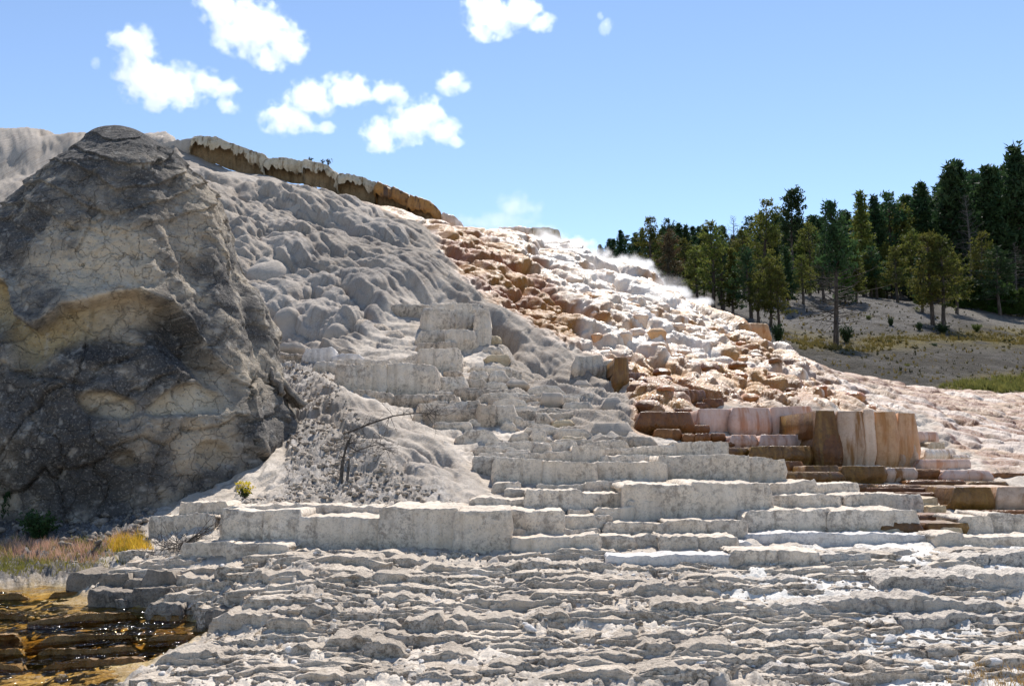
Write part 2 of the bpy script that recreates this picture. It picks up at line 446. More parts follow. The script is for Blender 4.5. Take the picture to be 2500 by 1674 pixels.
# ------------------------------------------------------------------ the travertine land itself
def build_land():
    ncol, nrow = 1010, 710
    a = np.concatenate([np.linspace(AZ0, -0.50, 50, endpoint=False), np.linspace(-0.50, 0.50, ncol - 100), np.linspace(0.50, AZ1, 51)[1:]])
    rk = [(0, 5.2), (0.02, 6.8), (0.19, 10.6), (0.24, 12.3), (0.34, 16), (0.42, 20), (0.46, 22), (0.70, 32), (0.87, 42), (0.925, 48), (0.985, 68), (1, 95)]
    t = np.linspace(0, 1, nrow)
    r = np.interp(t, [k[0] for k in rk], [k[1] for k in rk])
    for _ in range(30): r[1:-1] = 0.25 * r[:-2] + 0.5 * r[1:-1] + 0.25 * r[2:]
    R, A = np.meshgrid(r, a, indexing='ij')
    X = (R * np.sin(A)); Y = (R * np.cos(A))
    Zb = land(X, Y)
    e = 0.35
    gx = (land(X + e, Y) - land(X - e, Y)) / (2 * e); gy = (land(X, Y + e) - land(X, Y - e)) / (2 * e)
    nn = np.sqrt(gx * gx + gy * gy + 1); N = np.stack([-gx / nn, -gy / nn, 1 / nn], -1)
    U, V = proj(X, Y, Zb)
    wu = fbm2(X * 1.1, Y * 1.1, 4, 3) * 420 / np.maximum(Y, 6); wv = fbm2(X * 1.1 + 50, Y * 1.1, 4, 5) * 300 / np.maximum(Y, 6)
    z = {k: samp(m, U + wu, V + wv) for k, m in Z.items()}
    zs = {k: samp(m, U, V) for k, m in ZS.items()}
    # --- flowing, bulbous slopes
    slope = np.sqrt(gx * gx + gy * gy)
    def flow_coords(dx, dy, st=1.3):
        s = (X * dx + Y * dy) * st; c = X * dy - Y * dx
        return c, s
    H = np.zeros_like(X); S = np.zeros_like(X)
    wx = fbm2(X * 0.35, Y * 0.35, 3, 21) * 0.9; wy = fbm2(X * 0.35, Y * 0.35, 3, 22) * 0.9
    c, s = flow_coords(0.58, -0.81)
    h1, id1, bx1, by1 = domes((c + wx) / 2.9, (s + wy) / 6.0, 31, 0.85, 1.3, 0.42)
    h2, id2, bx2, by2 = domes((c + wx * 0.7) / 1.2, (s + wy) / 4.8, 32, 0.82, 1.35, 0.35)
    h3, id3, bx3, by3 = domes((c + 0.3 * wx) / 0.42, (s + 0.3 * wy) / 0.8, 33, 0.8, 1.2, 0.6)
    patch = sstep(-0.15, 0.35, fbm2(X * 0.22, Y * 0.22, 3, 40))
    ribs = fbm2(c * 6.5 + wx * 2, s * 0.6, 3, 41)
    dk = z['greydark']
    hm = h1 * 0.85 + h2 * (0.42 + 0.12 * patch) + h3 * (0.02 + 0.10 * patch + 0.08 * dk) + (ribs * 0.17 + fbm2(c * 15 + wx * 3, s * 1.2, 2, 45) * 0.045) * (1 - 0.5 * patch) + fbm2(c * 1.5, s * 0.35, 3, 43) * 0.18
    H += zs['grey'] * (0.55 + 0.45 * sstep(21, 26, Y)) * (0.35 + 0.65 * sstep(180, 420, U)) * (hm * (1 - 0.75 * zs['crest']) - 1.0 + 0.6 * zs['crest'] * sstep(560, 440, U) + 0.1 * zs['crest'] * sstep(440, 560, U))
    near = sstep(33, 25, Y)
    oa, oa_id, _, _ = domes((c + wx * 0.6) / 0.78, (s + wy * 0.6) / 2.7, 51, 0.95, 1.5, 0.17)
    ob, ob_id, _, _ = domes((c + wx * 0.4) / 0.42, (s + wy * 0.4) / 1.35, 53, 0.95, 1.5, 0.17)
    o3, _, _, _ = domes((c + wx * 0.3) / 0.25, s / 0.46, 52, 0.85, 1.2, 0.42)
    o_id = 0.5 + 0.75 * fbm2(c * 3.2 + wx, s * 0.3, 4, 142, 0.6) + 0.25 * (np.where(near > 0.5, ob_id, oa_id) - 0.5)
    o3id = 0.5 + 0.8 * fbm2(c * 6.5 + wx, s * 0.55, 3, 143, 0.6) + 0.2 * (ob_id - 0.5)
    on = zs['orange'] * (1 - zs['flow'])
    H += on * (1 - 0.4 * zs['crest']) * (-0.68 + 0.26 * near + oa * (0.66 - 0.42 * near) + ob * (0.22 + 0.12 * near) + o3 * (0.07 + 0.07 * near) + ribs * 0.08 + fbm2(c * 13, s * 1.1, 2, 46) * 0.05)
    lowg = zs['grey'] * (1 - sstep(21.5, 26, Y))
    H += lowg * (-0.32 + ribs * 0.12 + fbm2(c * 14, s * 0.9, 2, 47) * 0.06 + h3 * 0.14)
    cf, sf = flow_coords(0.8, -0.6)
    f_h, f_id, _, _ = domes(cf / 0.45, sf / 0.95, 61, 0.85, 1.2, 0.5)
    f2_h, f2_id, _, _ = domes(cf / 0.2, sf / 0.4, 62, 0.85, 1.2, 0.5)
    H += zs['flow'] * (-0.12 + f_h * 0.17 + f2_h * 0.09)
    H += zs['knoll'] * (-0.15 + h2 * 0.36 + h3 * 0.16 + ribs * 0.10)
    # --- broken steps elsewhere
    st = np.clip(1 - zs['grey'] * 1.2 - zs['orange'] * 1.2 - zs['knoll'] - z['shaded_dirt'] * 0.8, 0, 1)
    fore = z['fore']
    hs = 0.085 + 0.11 * (1 - fore) * sstep(11, 18, Y)
    wob = fbm2(X * 0.8, Y * 0.8, 4, 71) * 0.22 + fbm2(X * 3.5, Y * 3.5, 3, 72) * 0.05
    q = (Zb + wob) / hs
    fq = q - np.floor(q)
    stepz = (np.floor(q) + sstep(0.72, 0.96, fq)) * hs - wob
    broken = sstep(-0.25, 0.15, fbm2(X * 0.9, Y * 1.4, 3, 75))
    dry = 1 - z['pool']
    Znew = Zb + st * dry * (stepz - Zb) * (0.35 + 0.65 * broken) * (1 - 0.45 * z['white'])
    # crumbs
    r1 = fbm2(X * 5, Y * 5, 5, 81, 0.6); r2 = np.abs(fbm2(X * 11, Y * 11, 4, 82, 0.6))
    f1, f2, cid = cells(X * 8, Y * 8, 83)
    chunk = np.maximum(0, cid - 0.45) * sstep(0.0, 0.25, f2 - f1) * 0.11
    rub = st * dry * (0.35 + 0.65 * fore)
    Znew += rub * (r1 * 0.045 + r2 * 0.05 + chunk * sstep(-0.1, 0.3, fbm2(X * 1.3, Y * 1.3, 3, 84))) * (1 - 0.35 * z['white'])
    Znew += z['shaded_dirt'] * (r1 * 0.08 + r2 * 0.12 + chunk * 0.9) + z['debris'] * (r1 * 0.07 + r2 * 0.10 + chunk * 0.35)
    Znew -= z['pool'] * 0.06
    Znew += z['pool'] * (r1 * 0.02)
    P = np.stack([X, Y, Znew], -1) + N * H[..., None]
    P[..., 1] -= H * 0.22 * np.clip(slope, 0, 1); P[..., 0] += H * 0.10 * np.clip(slope, 0, 1)
    fine = fbm3(P[..., 0] * 7, P[..., 1] * 7, P[..., 2] * 7, 3, 91)
    P += N * (fine * (0.012 + 0.006 * st))[..., None]
    # --- deposit colours
    def C(*c): return np.array(c, np.float32)
    n1 = fbm2(X * 0.7, Y * 0.7, 5, 101); n2 = fbm2(X * 3.1, Y * 3.1, 4, 102); n3 = fbm2(X * 12, Y * 12, 3, 103)
    def mixc(base, col, m): return base + (col - base) * np.clip(m, 0, 1)[..., None]
    col = np.broadcast_to(C(0.52, 0.443, 0.36), P.shape).copy()
    col = mixc(col, C(0.65, 0.565, 0.47), sstep(0.0, 0.4, n1 + 0.4 * n2))
    col = mixc(col, C(0.29, 0.243, 0.195), sstep(0.12, 0.45, n2 + 0.5 * n3 - 0.3 * n1) * 0.75 * (1 - 0.75 * z['white']))
    col = mixc(col, C(0.72, 0.68, 0.62), z['white'] * sstep(-0.45, 0.2, n1 + 0.4 * n2))
    g = mixc(np.broadcast_to(C(0.335, 0.278, 0.222), P.shape), C(0.395, 0.332, 0.267), sstep(-0.3, 0.4, n1))
    g = mixc(g, C(0.24, 0.203, 0.17), np.clip(dk * 1.1, 0, 1) * sstep(-0.5, 0.3, n1 + 0.5 * n2))
    g = mixc(g, C(0.47, 0.41, 0.35), sstep(0.55, 0.95, id2) * 0.5)
    col = mixc(col, g, np.clip(z['grey'] + z['knoll'] * 0.8, 0, 1))
    o = mixc(np.broadcast_to(C(0.50, 0.245, 0.062), P.shape), C(0.31, 0.125, 0.018), sstep(0.25, 0.7, o_id + 0.3 * n1))
    o = mixc(o, C(0.74, 0.58, 0.42), sstep(0.2, 0.55, n2 + 0.4 * n1))
    o = mixc(o, mixc(np.broadcast_to(C(0.36, 0.15, 0.009), P.shape), C(0.27, 0.082, 0.014), sstep(-0.2, 0.3, n1)), z['rust'] * (0.7 + 0.3 * sstep(-0.3, 0.2, n2)))
    o = mixc(o, C(0.20, 0.078, 0.018), sstep(0.62, 0.9, o3id + 0.25 * n1) * (0.35 + 0.5 * near) * (1 - 0.6 * z['rust']))
    o = mixc(o, C(0.76, 0.62, 0.48), z['cream'] * 0.8 * sstep(-0.35, 0.25, n1 + 0.5 * n2 + 0.25))
    o = mixc(o, C(0.36, 0.15, 0.035), z['rustlow'] * 1.2 * sstep(-0.25, 0.3, n2 + 0.5 * n1))
    run = fbm2(c * 1.9 + wx, s * 0.16, 4, 140, 0.6)
    o = mixc(o, C(0.82, 0.74, 0.65), sstep(0.0, 0.26, run + 0.15 * z['cream']) * (0.58 - 0.56 * z['rust'] - 0.4 * z['rustlow']))
    fl = mixc(np.broadcast_to(C(0.25, 0.10, 0.026), P.shape), C(0.42, 0.26, 0.145), sstep(0.35, 0.8, f_id + 0.25 * n2))
    fl = mixc(fl, C(0.20, 0.075, 0.025), sstep(0.5, 0.85, f2_id + 0.3 * n1))
    runf = fbm2(cf * 1.6, sf * 0.14, 4, 141, 0.6)
    fl = mixc(fl, C(0.66, 0.55, 0.46), sstep(0.02, 0.3, runf) * 0.7)
    o = mixc(o, fl, z['flow'])
    col = mixc(col, o, z['orange'])
    col = mixc(col, mixc(np.broadcast_to(C(0.32, 0.20, 0.06), P.shape), C(0.44, 0.30, 0.10), sstep(-0.2, 0.3, n2)), z['pool'] * 1.3)
    col = mixc(col, mixc(np.broadcast_to(C(0.10, 0.088, 0.078), P.shape), C(0.26, 0.24, 0.22), sstep(0.2, 0.55, n2 + 0.4 * n3)), z['shaded_dirt'])  # dark dirt tone that also holds the cone's shadow as colour
    db = mixc(np.broadcast_to(C(0.28, 0.245, 0.21), P.shape), C(0.44, 0.395, 0.35), sstep(0.0, 0.4, n2 + 0.3 * n3))
    db = mixc(db, C(0.19, 0.175, 0.16), sstep(0.25, 0.5, n3 + 0.3 * n2))
    col = mixc(col, db, z['debris'] * (1 - 0.6 * z['knoll']))
    wet = np.clip(z['orange'] * (0.9 + 0.3 * n2) * (1 - 0.3 * z['flow']) * (1 - 0.25 * z['rust']) + z['pool'] * 0.8, 0, 1)
    drape = np.clip(zs['grey'] + zs['orange'] * 0.7 + zs['knoll'] * 0.7, 0, 1)
    return P, col, wet, drape
P, colr, wet, drape = build_land()
tm = NT('travertine_ground')
p_ = tm.pos()
ca = tm.n('ShaderNodeAttribute', attribute_name='Col').outputs['Color']
wa = tm.n('ShaderNodeAttribute', attribute_name='wet').outputs['Fac']
sp = tm.math('MULTIPLY', tm.ramp(tm.noise(p_, 22, 6, 0.7), 0.47, 0.63), tm.ramp(tm.noise(p_, 2.1, 4), 0.3, 0.65))
sp = tm.math('MULTIPLY', sp, tm.math('SUBTRACT', 0.5, tm.math('MULTIPLY', wa, 0.3)))
cc = tm.mix(sp, ca, (0.17, 0.155, 0.14))
cc = tm.mix(tm.math('MULTIPLY', tm.ramp(tm.noise(p_, 34, 4, 0.6), 0.52, 0.7), 0.25), cc, (0.8, 0.78, 0.75))
mpd = tm.n('ShaderNodeMapping'); mpd.inputs['Rotation'].default_value = (0, 0, math.radians(-54.4)); tm.l(p_, mpd.inputs[0])
mpe = tm.n('ShaderNodeMapping'); mpe.inputs['Scale'].default_value = (0.55, 4.5, 0.55); tm.l(mpd.outputs[0], mpe.inputs[0])
dra = tm.n('ShaderNodeAttribute', attribute_name='drape').outputs['Fac']
stk = tm.math('MULTIPLY', tm.ramp(tm.noise(mpe.outputs[0], 1.0, 6, 0.65, 0.4), 0.48, 0.66), tm.math('MULTIPLY', dra, 0.5))
cc = tm.mix(stk, cc, tm.mix(1.0, cc, (0.55, 0.5, 0.46), 'MULTIPLY'))
hh = tm.math('ADD', tm.noise(p_, 10, 8, 0.68), tm.math('MULTIPLY', tm.noise(p_, 50, 4, 0.6), 0.4))
mpr = tm.n('ShaderNodeMapping'); mpr.inputs['Rotation'].default_value = (0, 0, math.radians(-54.4)); tm.l(p_, mpr.inputs[0])
mps = tm.n('ShaderNodeMapping'); mps.inputs['Scale'].default_value = (1.1, 10, 1.1); tm.l(mpr.outputs[0], mps.inputs[0])
ga = tm.n('ShaderNodeAttribute', attribute_name='drape').outputs['Fac']
hh = tm.math('ADD', hh, tm.math('MULTIPLY', tm.math('MULTIPLY', tm.noise(mps.outputs[0], 1.0, 6, 0.65), ga), 3.2))
hh = tm.math('ADD', hh, tm.math('MULTIPLY', tm.math('MULTIPLY', tm.noise(p_, 5.5, 5, 0.65), wa), 1.6))
nb = tm.bump(hh, 0.6, 0.05)
rr = tm.math('SUBTRACT', 0.92, tm.math('MULTIPLY', wa, tm.ramp(tm.noise(p_, 4, 4), 0.3, 0.7, 0.5, 0.74)))
pr = tm.principled(cc, rr, nb, 0.36)
M_LAND = tm.done(pr)
def land_piece(name, r0, r1, label):
    nr, nc = P.shape[:2]
    Vv = P[r0:r1].reshape(-1, 3)
    me = mesh_from(name, Vv, grid_faces(r1 - r0, nc), attrs={'Col': colr[r0:r1].reshape(-1, 3), 'wet': wet[r0:r1].ravel(), 'drape': drape[r0:r1].ravel()})
    o = link(name, me, M_LAND)
    return tag(o, label, None, None, 'structure')
NSPLIT = int(P.shape[0] * 0.40)
TERRACES = land_piece('terraces', 0, NSPLIT + 1, 'broken grey and white travertine terraces in the foreground')
HILL = land_piece('hill', NSPLIT, P.shape[0], 'grey and orange travertine hill of flowing rounded deposits')
def surf(x, y):   # height of the finished land near x, y (nearest grid vertex)
    r = np.hypot(x, y); a_ = math.atan2(x, y)
    i = int(np.argmin(np.abs(np.hypot(P[:, P.shape[1] // 2, 0], P[:, P.shape[1] // 2, 1]) - r)))
    j = int(np.argmin(np.abs(np.arctan2(P[i, :, 0], P[i, :, 1]) - a_)))
    return float(P[i, j, 2])
# unseen far ground all round, below the terraces, added to bounce light
_g = np.linspace(-1, 1, 41)
_gr = np.sign(_g) * np.abs(_g) ** 2.2 * 900
gX, gY = np.meshgrid(_gr, _gr)
gZ = -0.9 + 0.35 * fbm2(gX * 0.05, gY * 0.05, 3, 5)
mg = travertine('pale_ground', (0.42, 0.39, 0.35), (0.5, 0.47, 0.43), (0.25, 0.23, 0.18), speck=0.4)
tag(link('ground', mesh_from('ground', np.stack([gX, gY, gZ], -1), grid_faces(41, 41)), mg), 'pale flat ground around the terraces', None, None, 'structure')
# ------------------------------------------------------------------ deposit materials
M = {}
M['white'] = travertine('white_travertine', (0.79, 0.685, 0.56), (0.68, 0.58, 0.465), (0.24, 0.20, 0.165), speck=0.7, streak=0.25, bump=0.7, strata=0.25)
M['grey'] = travertine('grey_travertine', (0.61, 0.505, 0.395), (0.50, 0.41, 0.32), (0.17, 0.145, 0.12), speck=0.85, streak=0.35, bump=0.8, strata=0.3)
M['crumb'] = travertine('weathered_travertine', (0.72, 0.62, 0.505), (0.58, 0.49, 0.395), (0.21, 0.17, 0.13), speck=0.9, streak=0.3, bump=1.0, sp_scale=26, strata=0.6)
M['crust'] = travertine('loose_white_crust', (0.57, 0.49, 0.40), (0.46, 0.39, 0.315), (0.20, 0.165, 0.13), speck=0.8, streak=0.0, bump=1.0, sp_scale=30)
M['frost'] = travertine('chalky_travertine', (0.69, 0.615, 0.525), (0.57, 0.50, 0.42), (0.20, 0.175, 0.16), speck=0.9, streak=0.15, bump=1.0, sp_scale=26, strata=0.4)
M['pale'] = travertine('bright_travertine', (0.76, 0.71, 0.66), (0.66, 0.615, 0.565), (0.34, 0.31, 0.30), speck=0.55, streak=0.15, bump=0.6)
M['tan'] = travertine('tan_travertine', (0.60, 0.47, 0.30), (0.55, 0.45, 0.33), (0.25, 0.17, 0.09), speck=0.5, streak=0.4, bump=0.5, wet=0.15)
M['smooth'] = travertine('smooth_grey_travertine', (0.46, 0.395, 0.33), (0.39, 0.335, 0.28), (0.23, 0.20, 0.165), speck=0.3, streak=0.25, bump=0.4)
M['pink'] = travertine('pink_travertine', (0.66, 0.50, 0.42), (0.60, 0.40, 0.30), (0.42, 0.17, 0.07), speck=0.2, streak=0.75, bump=0.35, wet=0.45)
M['rust'] = travertine('rust_travertine', (0.21, 0.082, 0.018), (0.14, 0.05, 0.012), (0.045, 0.018, 0.007), speck=0.5, streak=0.5, bump=0.5, wet=0.62, cstreak=(0.32, 0.14, 0.035))
M['olive'] = travertine('olive_brown_travertine', (0.20, 0.098, 0.018), (0.13, 0.055, 0.012), (0.04, 0.018, 0.007), speck=0.5, streak=0.7, bump=0.5, wet=0.6, cstreak=(0.30, 0.17, 0.04))
M['orange'] = travertine('orange_travertine', (0.60, 0.36, 0.16), (0.52, 0.30, 0.16), (0.30, 0.12, 0.03), speck=0.3, streak=0.8, bump=0.4, wet=0.5, cstreak=(0.34, 0.14, 0.03))
M['striped'] = travertine('striped_travertine', (0.58, 0.44, 0.34), (0.48, 0.33, 0.22), (0.20, 0.09, 0.03), speck=0.3, streak=1.0, bump=0.4, wet=0.5, cstreak=(0.24, 0.11, 0.03))
M['cream'] = travertine('cream_travertine', (0.74, 0.60, 0.46), (0.66, 0.47, 0.33), (0.42, 0.22, 0.09), speck=0.3, streak=0.6, bump=0.45, wet=0.78)
M['blush'] = travertine('blush_travertine', (0.62, 0.40, 0.25), (0.48, 0.25, 0.13), (0.26, 0.10, 0.04), speck=0.35, streak=0.6, bump=0.45, wet=0.78)
M['rustmound'] = travertine('rust_mound_travertine', (0.44, 0.19, 0.04), (0.36, 0.115, 0.045), (0.16, 0.055, 0.02), speck=0.35, streak=0.7, bump=0.45, wet=0.78, cstreak=(0.50, 0.27, 0.12))
M['drip'] = travertine('dripstone', (0.55, 0.48, 0.37), (0.48, 0.41, 0.30), (0.18, 0.12, 0.06), speck=0.3, streak=0.9, bump=0.5)
M['dripbrown'] = travertine('brown_dripstone', (0.40, 0.20, 0.05), (0.30, 0.14, 0.035), (0.06, 0.03, 0.015), speck=0.4, streak=1.0, bump=0.5, wet=0.5, cstreak=(0.09, 0.045, 0.02))
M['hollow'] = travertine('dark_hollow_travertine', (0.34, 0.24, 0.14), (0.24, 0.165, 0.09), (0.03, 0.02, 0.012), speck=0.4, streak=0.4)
M['algae'] = travertine('algae_crust', (0.30, 0.165, 0.045), (0.23, 0.12, 0.032), (0.08, 0.042, 0.016), speck=0.5, streak=0.3, bump=0.9, wet=0.7, cstreak=(0.3, 0.16, 0.05))
M['darkwet'] = travertine('dark_damp_travertine', (0.30, 0.25, 0.20), (0.38, 0.32, 0.26), (0.08, 0.066, 0.054), speck=0.8, streak=0.3, bump=0.9, wet=0.15)

# ------------------------------------------------------------------ terrace ledges: a fluted front with a crumbly rim and a tread running back into the hill
def flutes(s, seed, w):
    """rounded vertical columns of uneven width along s (metres); -1 in the seams, 0 on the swell"""
    f1, f2, cid = cells(s / w + 0.35 * vn2(s * 1.3, s * 0 + seed, seed), s * 0 + 0.5 + seed * 7, seed)
    return np.clip((f2 - f1) / 0.4, 0, 1) ** 0.6 - 1
def ledge_mesh(pts, zb, cls_seed, rough=0.03, flute=0.05, fw=0.32, bow=0.06, back=None, bulge=0.04, rim=0.02, curtain=0.0, res=0.03, taper=0.12, wander=0.1, floor=0.25, rnd=1.0):
    """pts: Nx3 top front edge, left to right; zb: foot height (scalar or per point)"""
    pts = np.asarray(pts, float); zb = np.broadcast_to(np.asarray(zb, float), len(pts))
    L = np.concatenate([[0], np.cumsum(np.linalg.norm(np.diff(pts[:, :2], axis=0), axis=1))])
    ln = L[-1]; h = float(np.mean(pts[:, 2] - zb))
    if back is None: back = float(np.clip(4.0 * h, 0.35, 2.6))
    res = max(res, ln / 150)
    n = max(10, int(ln / res))
    s = np.linspace(0, ln, n)
    fx = np.interp(s, L, pts[:, 0]); fy = np.interp(s, L, pts[:, 1]); fz = np.interp(s, L, pts[:, 2]); fb = np.interp(s, L, zb)
    q = s / ln
    rc = min(0.25 * ln, 0.4 * back, rnd * (0.05 + 0.15 * h))
    # rounded ends and a bowed, wandering plan
    endf = np.sqrt(np.clip(1 - np.clip(1 - np.minimum(s, ln - s) / max(rc, 1e-3), 0, 1) ** 2, 0, 1))
    off = bow * ln * 0.5 * (4 * q * (1 - q)) + fbm2(s * 1.1 + cls_seed * 3.1, s * 0 + cls_seed, 3, cls_seed) * wander * min(1, ln)
    fy = fy - off - (endf - 1) * rc
    m = max(3, int(rc / res / 1.2))
    sb = np.linspace(1, 0, m, endpoint=False)
    cx0 = np.concatenate([fx[0] + 0.05 * sb * back, fx, fx[-1] - 0.05 * sb[::-1] * back])
    cy0 = np.concatenate([fy[0] + sb * (back - rc), fy, fy[-1] + sb[::-1] * (back - rc)])
    cz = np.concatenate([np.full(m, fz[0]), fz, np.full(m, fz[-1])])
    cb = np.concatenate([np.full(m, fb[0]), fb, np.full(m, fb[-1])])
    cq = np.concatenate([np.zeros(m), q, np.ones(m)])
    nc = len(cx0)
    tx = np.gradient(cx0); ty = np.gradient(cy0); tl = np.hypot(tx, ty) + 1e-9
    nx, ny = ty / tl, -tx / tl                              # outward (towards the viewer)
    arc = np.concatenate([[0], np.cumsum(np.hypot(np.diff(cx0), np.diff(cy0)))])
    nr = int(np.clip(h / res * 1.1, 7, 30))
    w = np.append(np.linspace(0, 1, nr)[:-1], [0.985, 1.0]); nr += 1
    fl = flutes(arc + cls_seed * 1.7, cls_seed + 5, fw)
    rimn = (fbm2(arc * 6 + cls_seed, arc * 0 + 3.3, 4, cls_seed + 9, 0.7) + 0.5 * fbm2(arc * 21 + cls_seed, arc * 0 + 1.3, 2, cls_seed + 19)) * rim + fbm2(arc * 1.2, arc * 0 + 8.8 + cls_seed, 2, cls_seed + 2) * rim * 1.2
    en = np.minimum(cq, 1 - cq) * ln
    tw = max(1e-3, taper * (0.4 + 0.8 * (0.5 + 0.5 * math.sin(cls_seed * 2.7))) * ln)
    en = en + np.where(cq < 0.5, 0.5 + 0.5 * math.sin(cls_seed * 1.3), 0.5 + 0.5 * math.cos(cls_seed * 1.9)) * tw * 0.6 + fbm2(arc * 5, arc * 0 + cls_seed, 3, cls_seed + 3) * tw * 0.3
    ztop = cb + (cz - cb) * (floor + (1 - floor) * sstep(0, 1, en / tw)) + rimn
    foot = cb - 0.22 - 0.15 * h
    if curtain > 0:
        foot = ztop - (cz - cb) * (1 - curtain * np.clip(0.5 + 0.9 * fbm2(arc * 4, arc * 0 + cls_seed, 4, cls_seed + 4, 0.7), 0, 1))
    Zg = foot[None] + (ztop - foot)[None] * w[:, None]
    rel = np.clip((Zg - cb[None]) / np.maximum(ztop - cb, 0.02)[None], 0, 1)
    prof = bulge * (np.sin(np.pi * np.clip(rel, 0, 1) ** 0.7)) - 0.5 * bulge * (1 - rel) ** 2 - 0.25 * bulge * rel ** 8
    lay = fbm2(Zg / max(h, 0.1) * 2.2 + cls_seed, arc[None] * 0.5 + Zg * 0, 2, cls_seed + 20) * bulge * 0.7
    d = prof + lay + flute * fl[None] * np.clip(1.15 - 0.5 * rel, 0, 1)
    Xg = cx0[None] + nx[None] * d; Yg = cy0[None] + ny[None] * d
    rn = fbm3(Xg * 4.5, Yg * 4.5, Zg * 4.5, 4, cls_seed + 30, 0.6) * rough * 1.6 + np.abs(fbm3(Xg * 13, Yg * 13, Zg * 13, 2, cls_seed + 31)) * rough * 0.8
    Xg += nx[None] * rn; Yg += ny[None] * rn
    # tread
    nt = 8
    k = np.append([0.006], np.linspace(0, 1, nt)[1:] ** 1.6)[:, None]
    bx = fx[0] + (fx[-1] - fx[0]) * cq; by = np.interp(cq, q, np.interp(s, L, pts[:, 1])) + back
    Xt = Xg[-1][None] + (bx - Xg[-1])[None] * k; Yt = Yg[-1][None] + (by - Yg[-1])[None] * k
    Zt = ztop[None] + fbm2(Xt * 4, Yt * 4, 3, cls_seed + 40) * rough * 0.8 - 0.02 * np.minimum(k * 6, 1) * (1 if h > 0.15 else 0.3)
    Zt += np.abs(fbm2(Xt * 11, Yt * 11, 3, cls_seed + 44, 0.65)) * rough * 0.9
    V = np.concatenate([np.stack([Xg, Yg, Zg], -1).reshape(-1, 3), np.stack([Xt, Yt, Zt], -1).reshape(-1, 3)])
    return V, grid_faces(nr + nt, nc), (nr - 1) * (nc - 1)
_lseed = [0]
def ledge(pix, vb, cls, parent, name='terrace_ledge', dY=0.0, Yfix=None, **kw):
    """pix: [(u, v top), ...]; vb: foot row"""
    _lseed[0] += 1
    us = np.array([p[0] for p in pix], float); vv = np.array([p[1] for p in pix], float)
    if Yfix is None:
        Yl = [hit(u, vb) for u in (us[0] * 0.85 + us[-1] * 0.15, us.mean(), us[0] * 0.15 + us[-1] * 0.85)]
        Yl = [y for y in Yl if y]
        if not Yl: return None
        Ym = float(np.median(Yl)); Ya = np.clip(Yl[0], Ym * 0.97, Ym * 1.03); Yb = np.clip(Yl[-1], Ym * 0.97, Ym * 1.03)
        Y = Ya + (Yb - Ya) * (us - us[0]) / (us[-1] - us[0]) + dY
    else: Y = np.broadcast_to(np.asarray(Yfix, float), len(us)).copy()
    T = at(us, vv, Y)
    zb = at(us, np.full(len(us), vb) if np.isscalar(vb) else np.asarray(vb, float), Y)[:, 2]
    c0 = T[0].copy(); c0[2] = zb[0]
    V, Fq, nface = ledge_mesh(T - c0, zb - c0[2], _lseed[0], **kw)
    me = mesh_from(name, V, Fq)
    me.materials.append(M[cls])
    if cls in TREAD:
        me.materials.append(M[TREAD[cls]])
        mi = np.zeros(len(Fq), np.int32); mi[nface:] = 1
        me.polygons.foreach_set('material_index', mi)
    return link(name, me, None, parent, tuple(c0))
TREAD = {'crumb': 'crust', 'frost': 'frost', 'grey': 'crust'}     # loose crust lies on the treads
def L(u0, u1, v0, vb, cls='white', v1=None, vm=None, par=None, **kw):
    v1 = v0 if v1 is None else v1
    pix = [(u0, v0), (u1, v1)] if vm is None else [(u0, v0), ((u0 + u1) / 2, vm), (u1, v1)]
    big = vb - v0
    d = dict(rough=0.024, flute=0.045, bulge=0.012, rim=0.026, fw=0.19, rnd=0.3, taper=0.05, floor=0.7)
    if cls in ('white', 'grey', 'pale'): pix = [(p_[0] + (-5 if i == 0 else (5 if i == len(pix) - 1 else 0)), p_[1]) for i, p_ in enumerate(pix)]
    if cls in ('crumb', 'frost'):
        ex = 0.30 * (u1 - u0); lo_ = 0.40 * (vb - v0); pix = [(u0 - ex, v0 + lo_), (u1 + ex, v1 + lo_)]
        d = dict(rough=0.036, flute=0.045, bulge=0.006, rim=0.04, fw=0.2, taper=0.42, wander=0.13, bow=0.0, floor=-0.25, res=0.024, rnd=0.5)
    elif cls in ('rust', 'olive', 'pink', 'orange', 'striped', 'cream'): d = dict(rough=0.012, flute=0.04, bulge=0.045, rim=0.008, fw=0.22)
    elif cls == 'smooth': d = dict(taper=0.3, rough=0.012, flute=0.02, bulge=0.08, rim=0.02, bow=0.25)
    elif big < 30: d['flute'] = 0.02; d['fw'] = 0.25
    d.update(kw)
    return ledge(pix, vb, cls, par or (TERRACES if vb > 990 else HILL), **d)
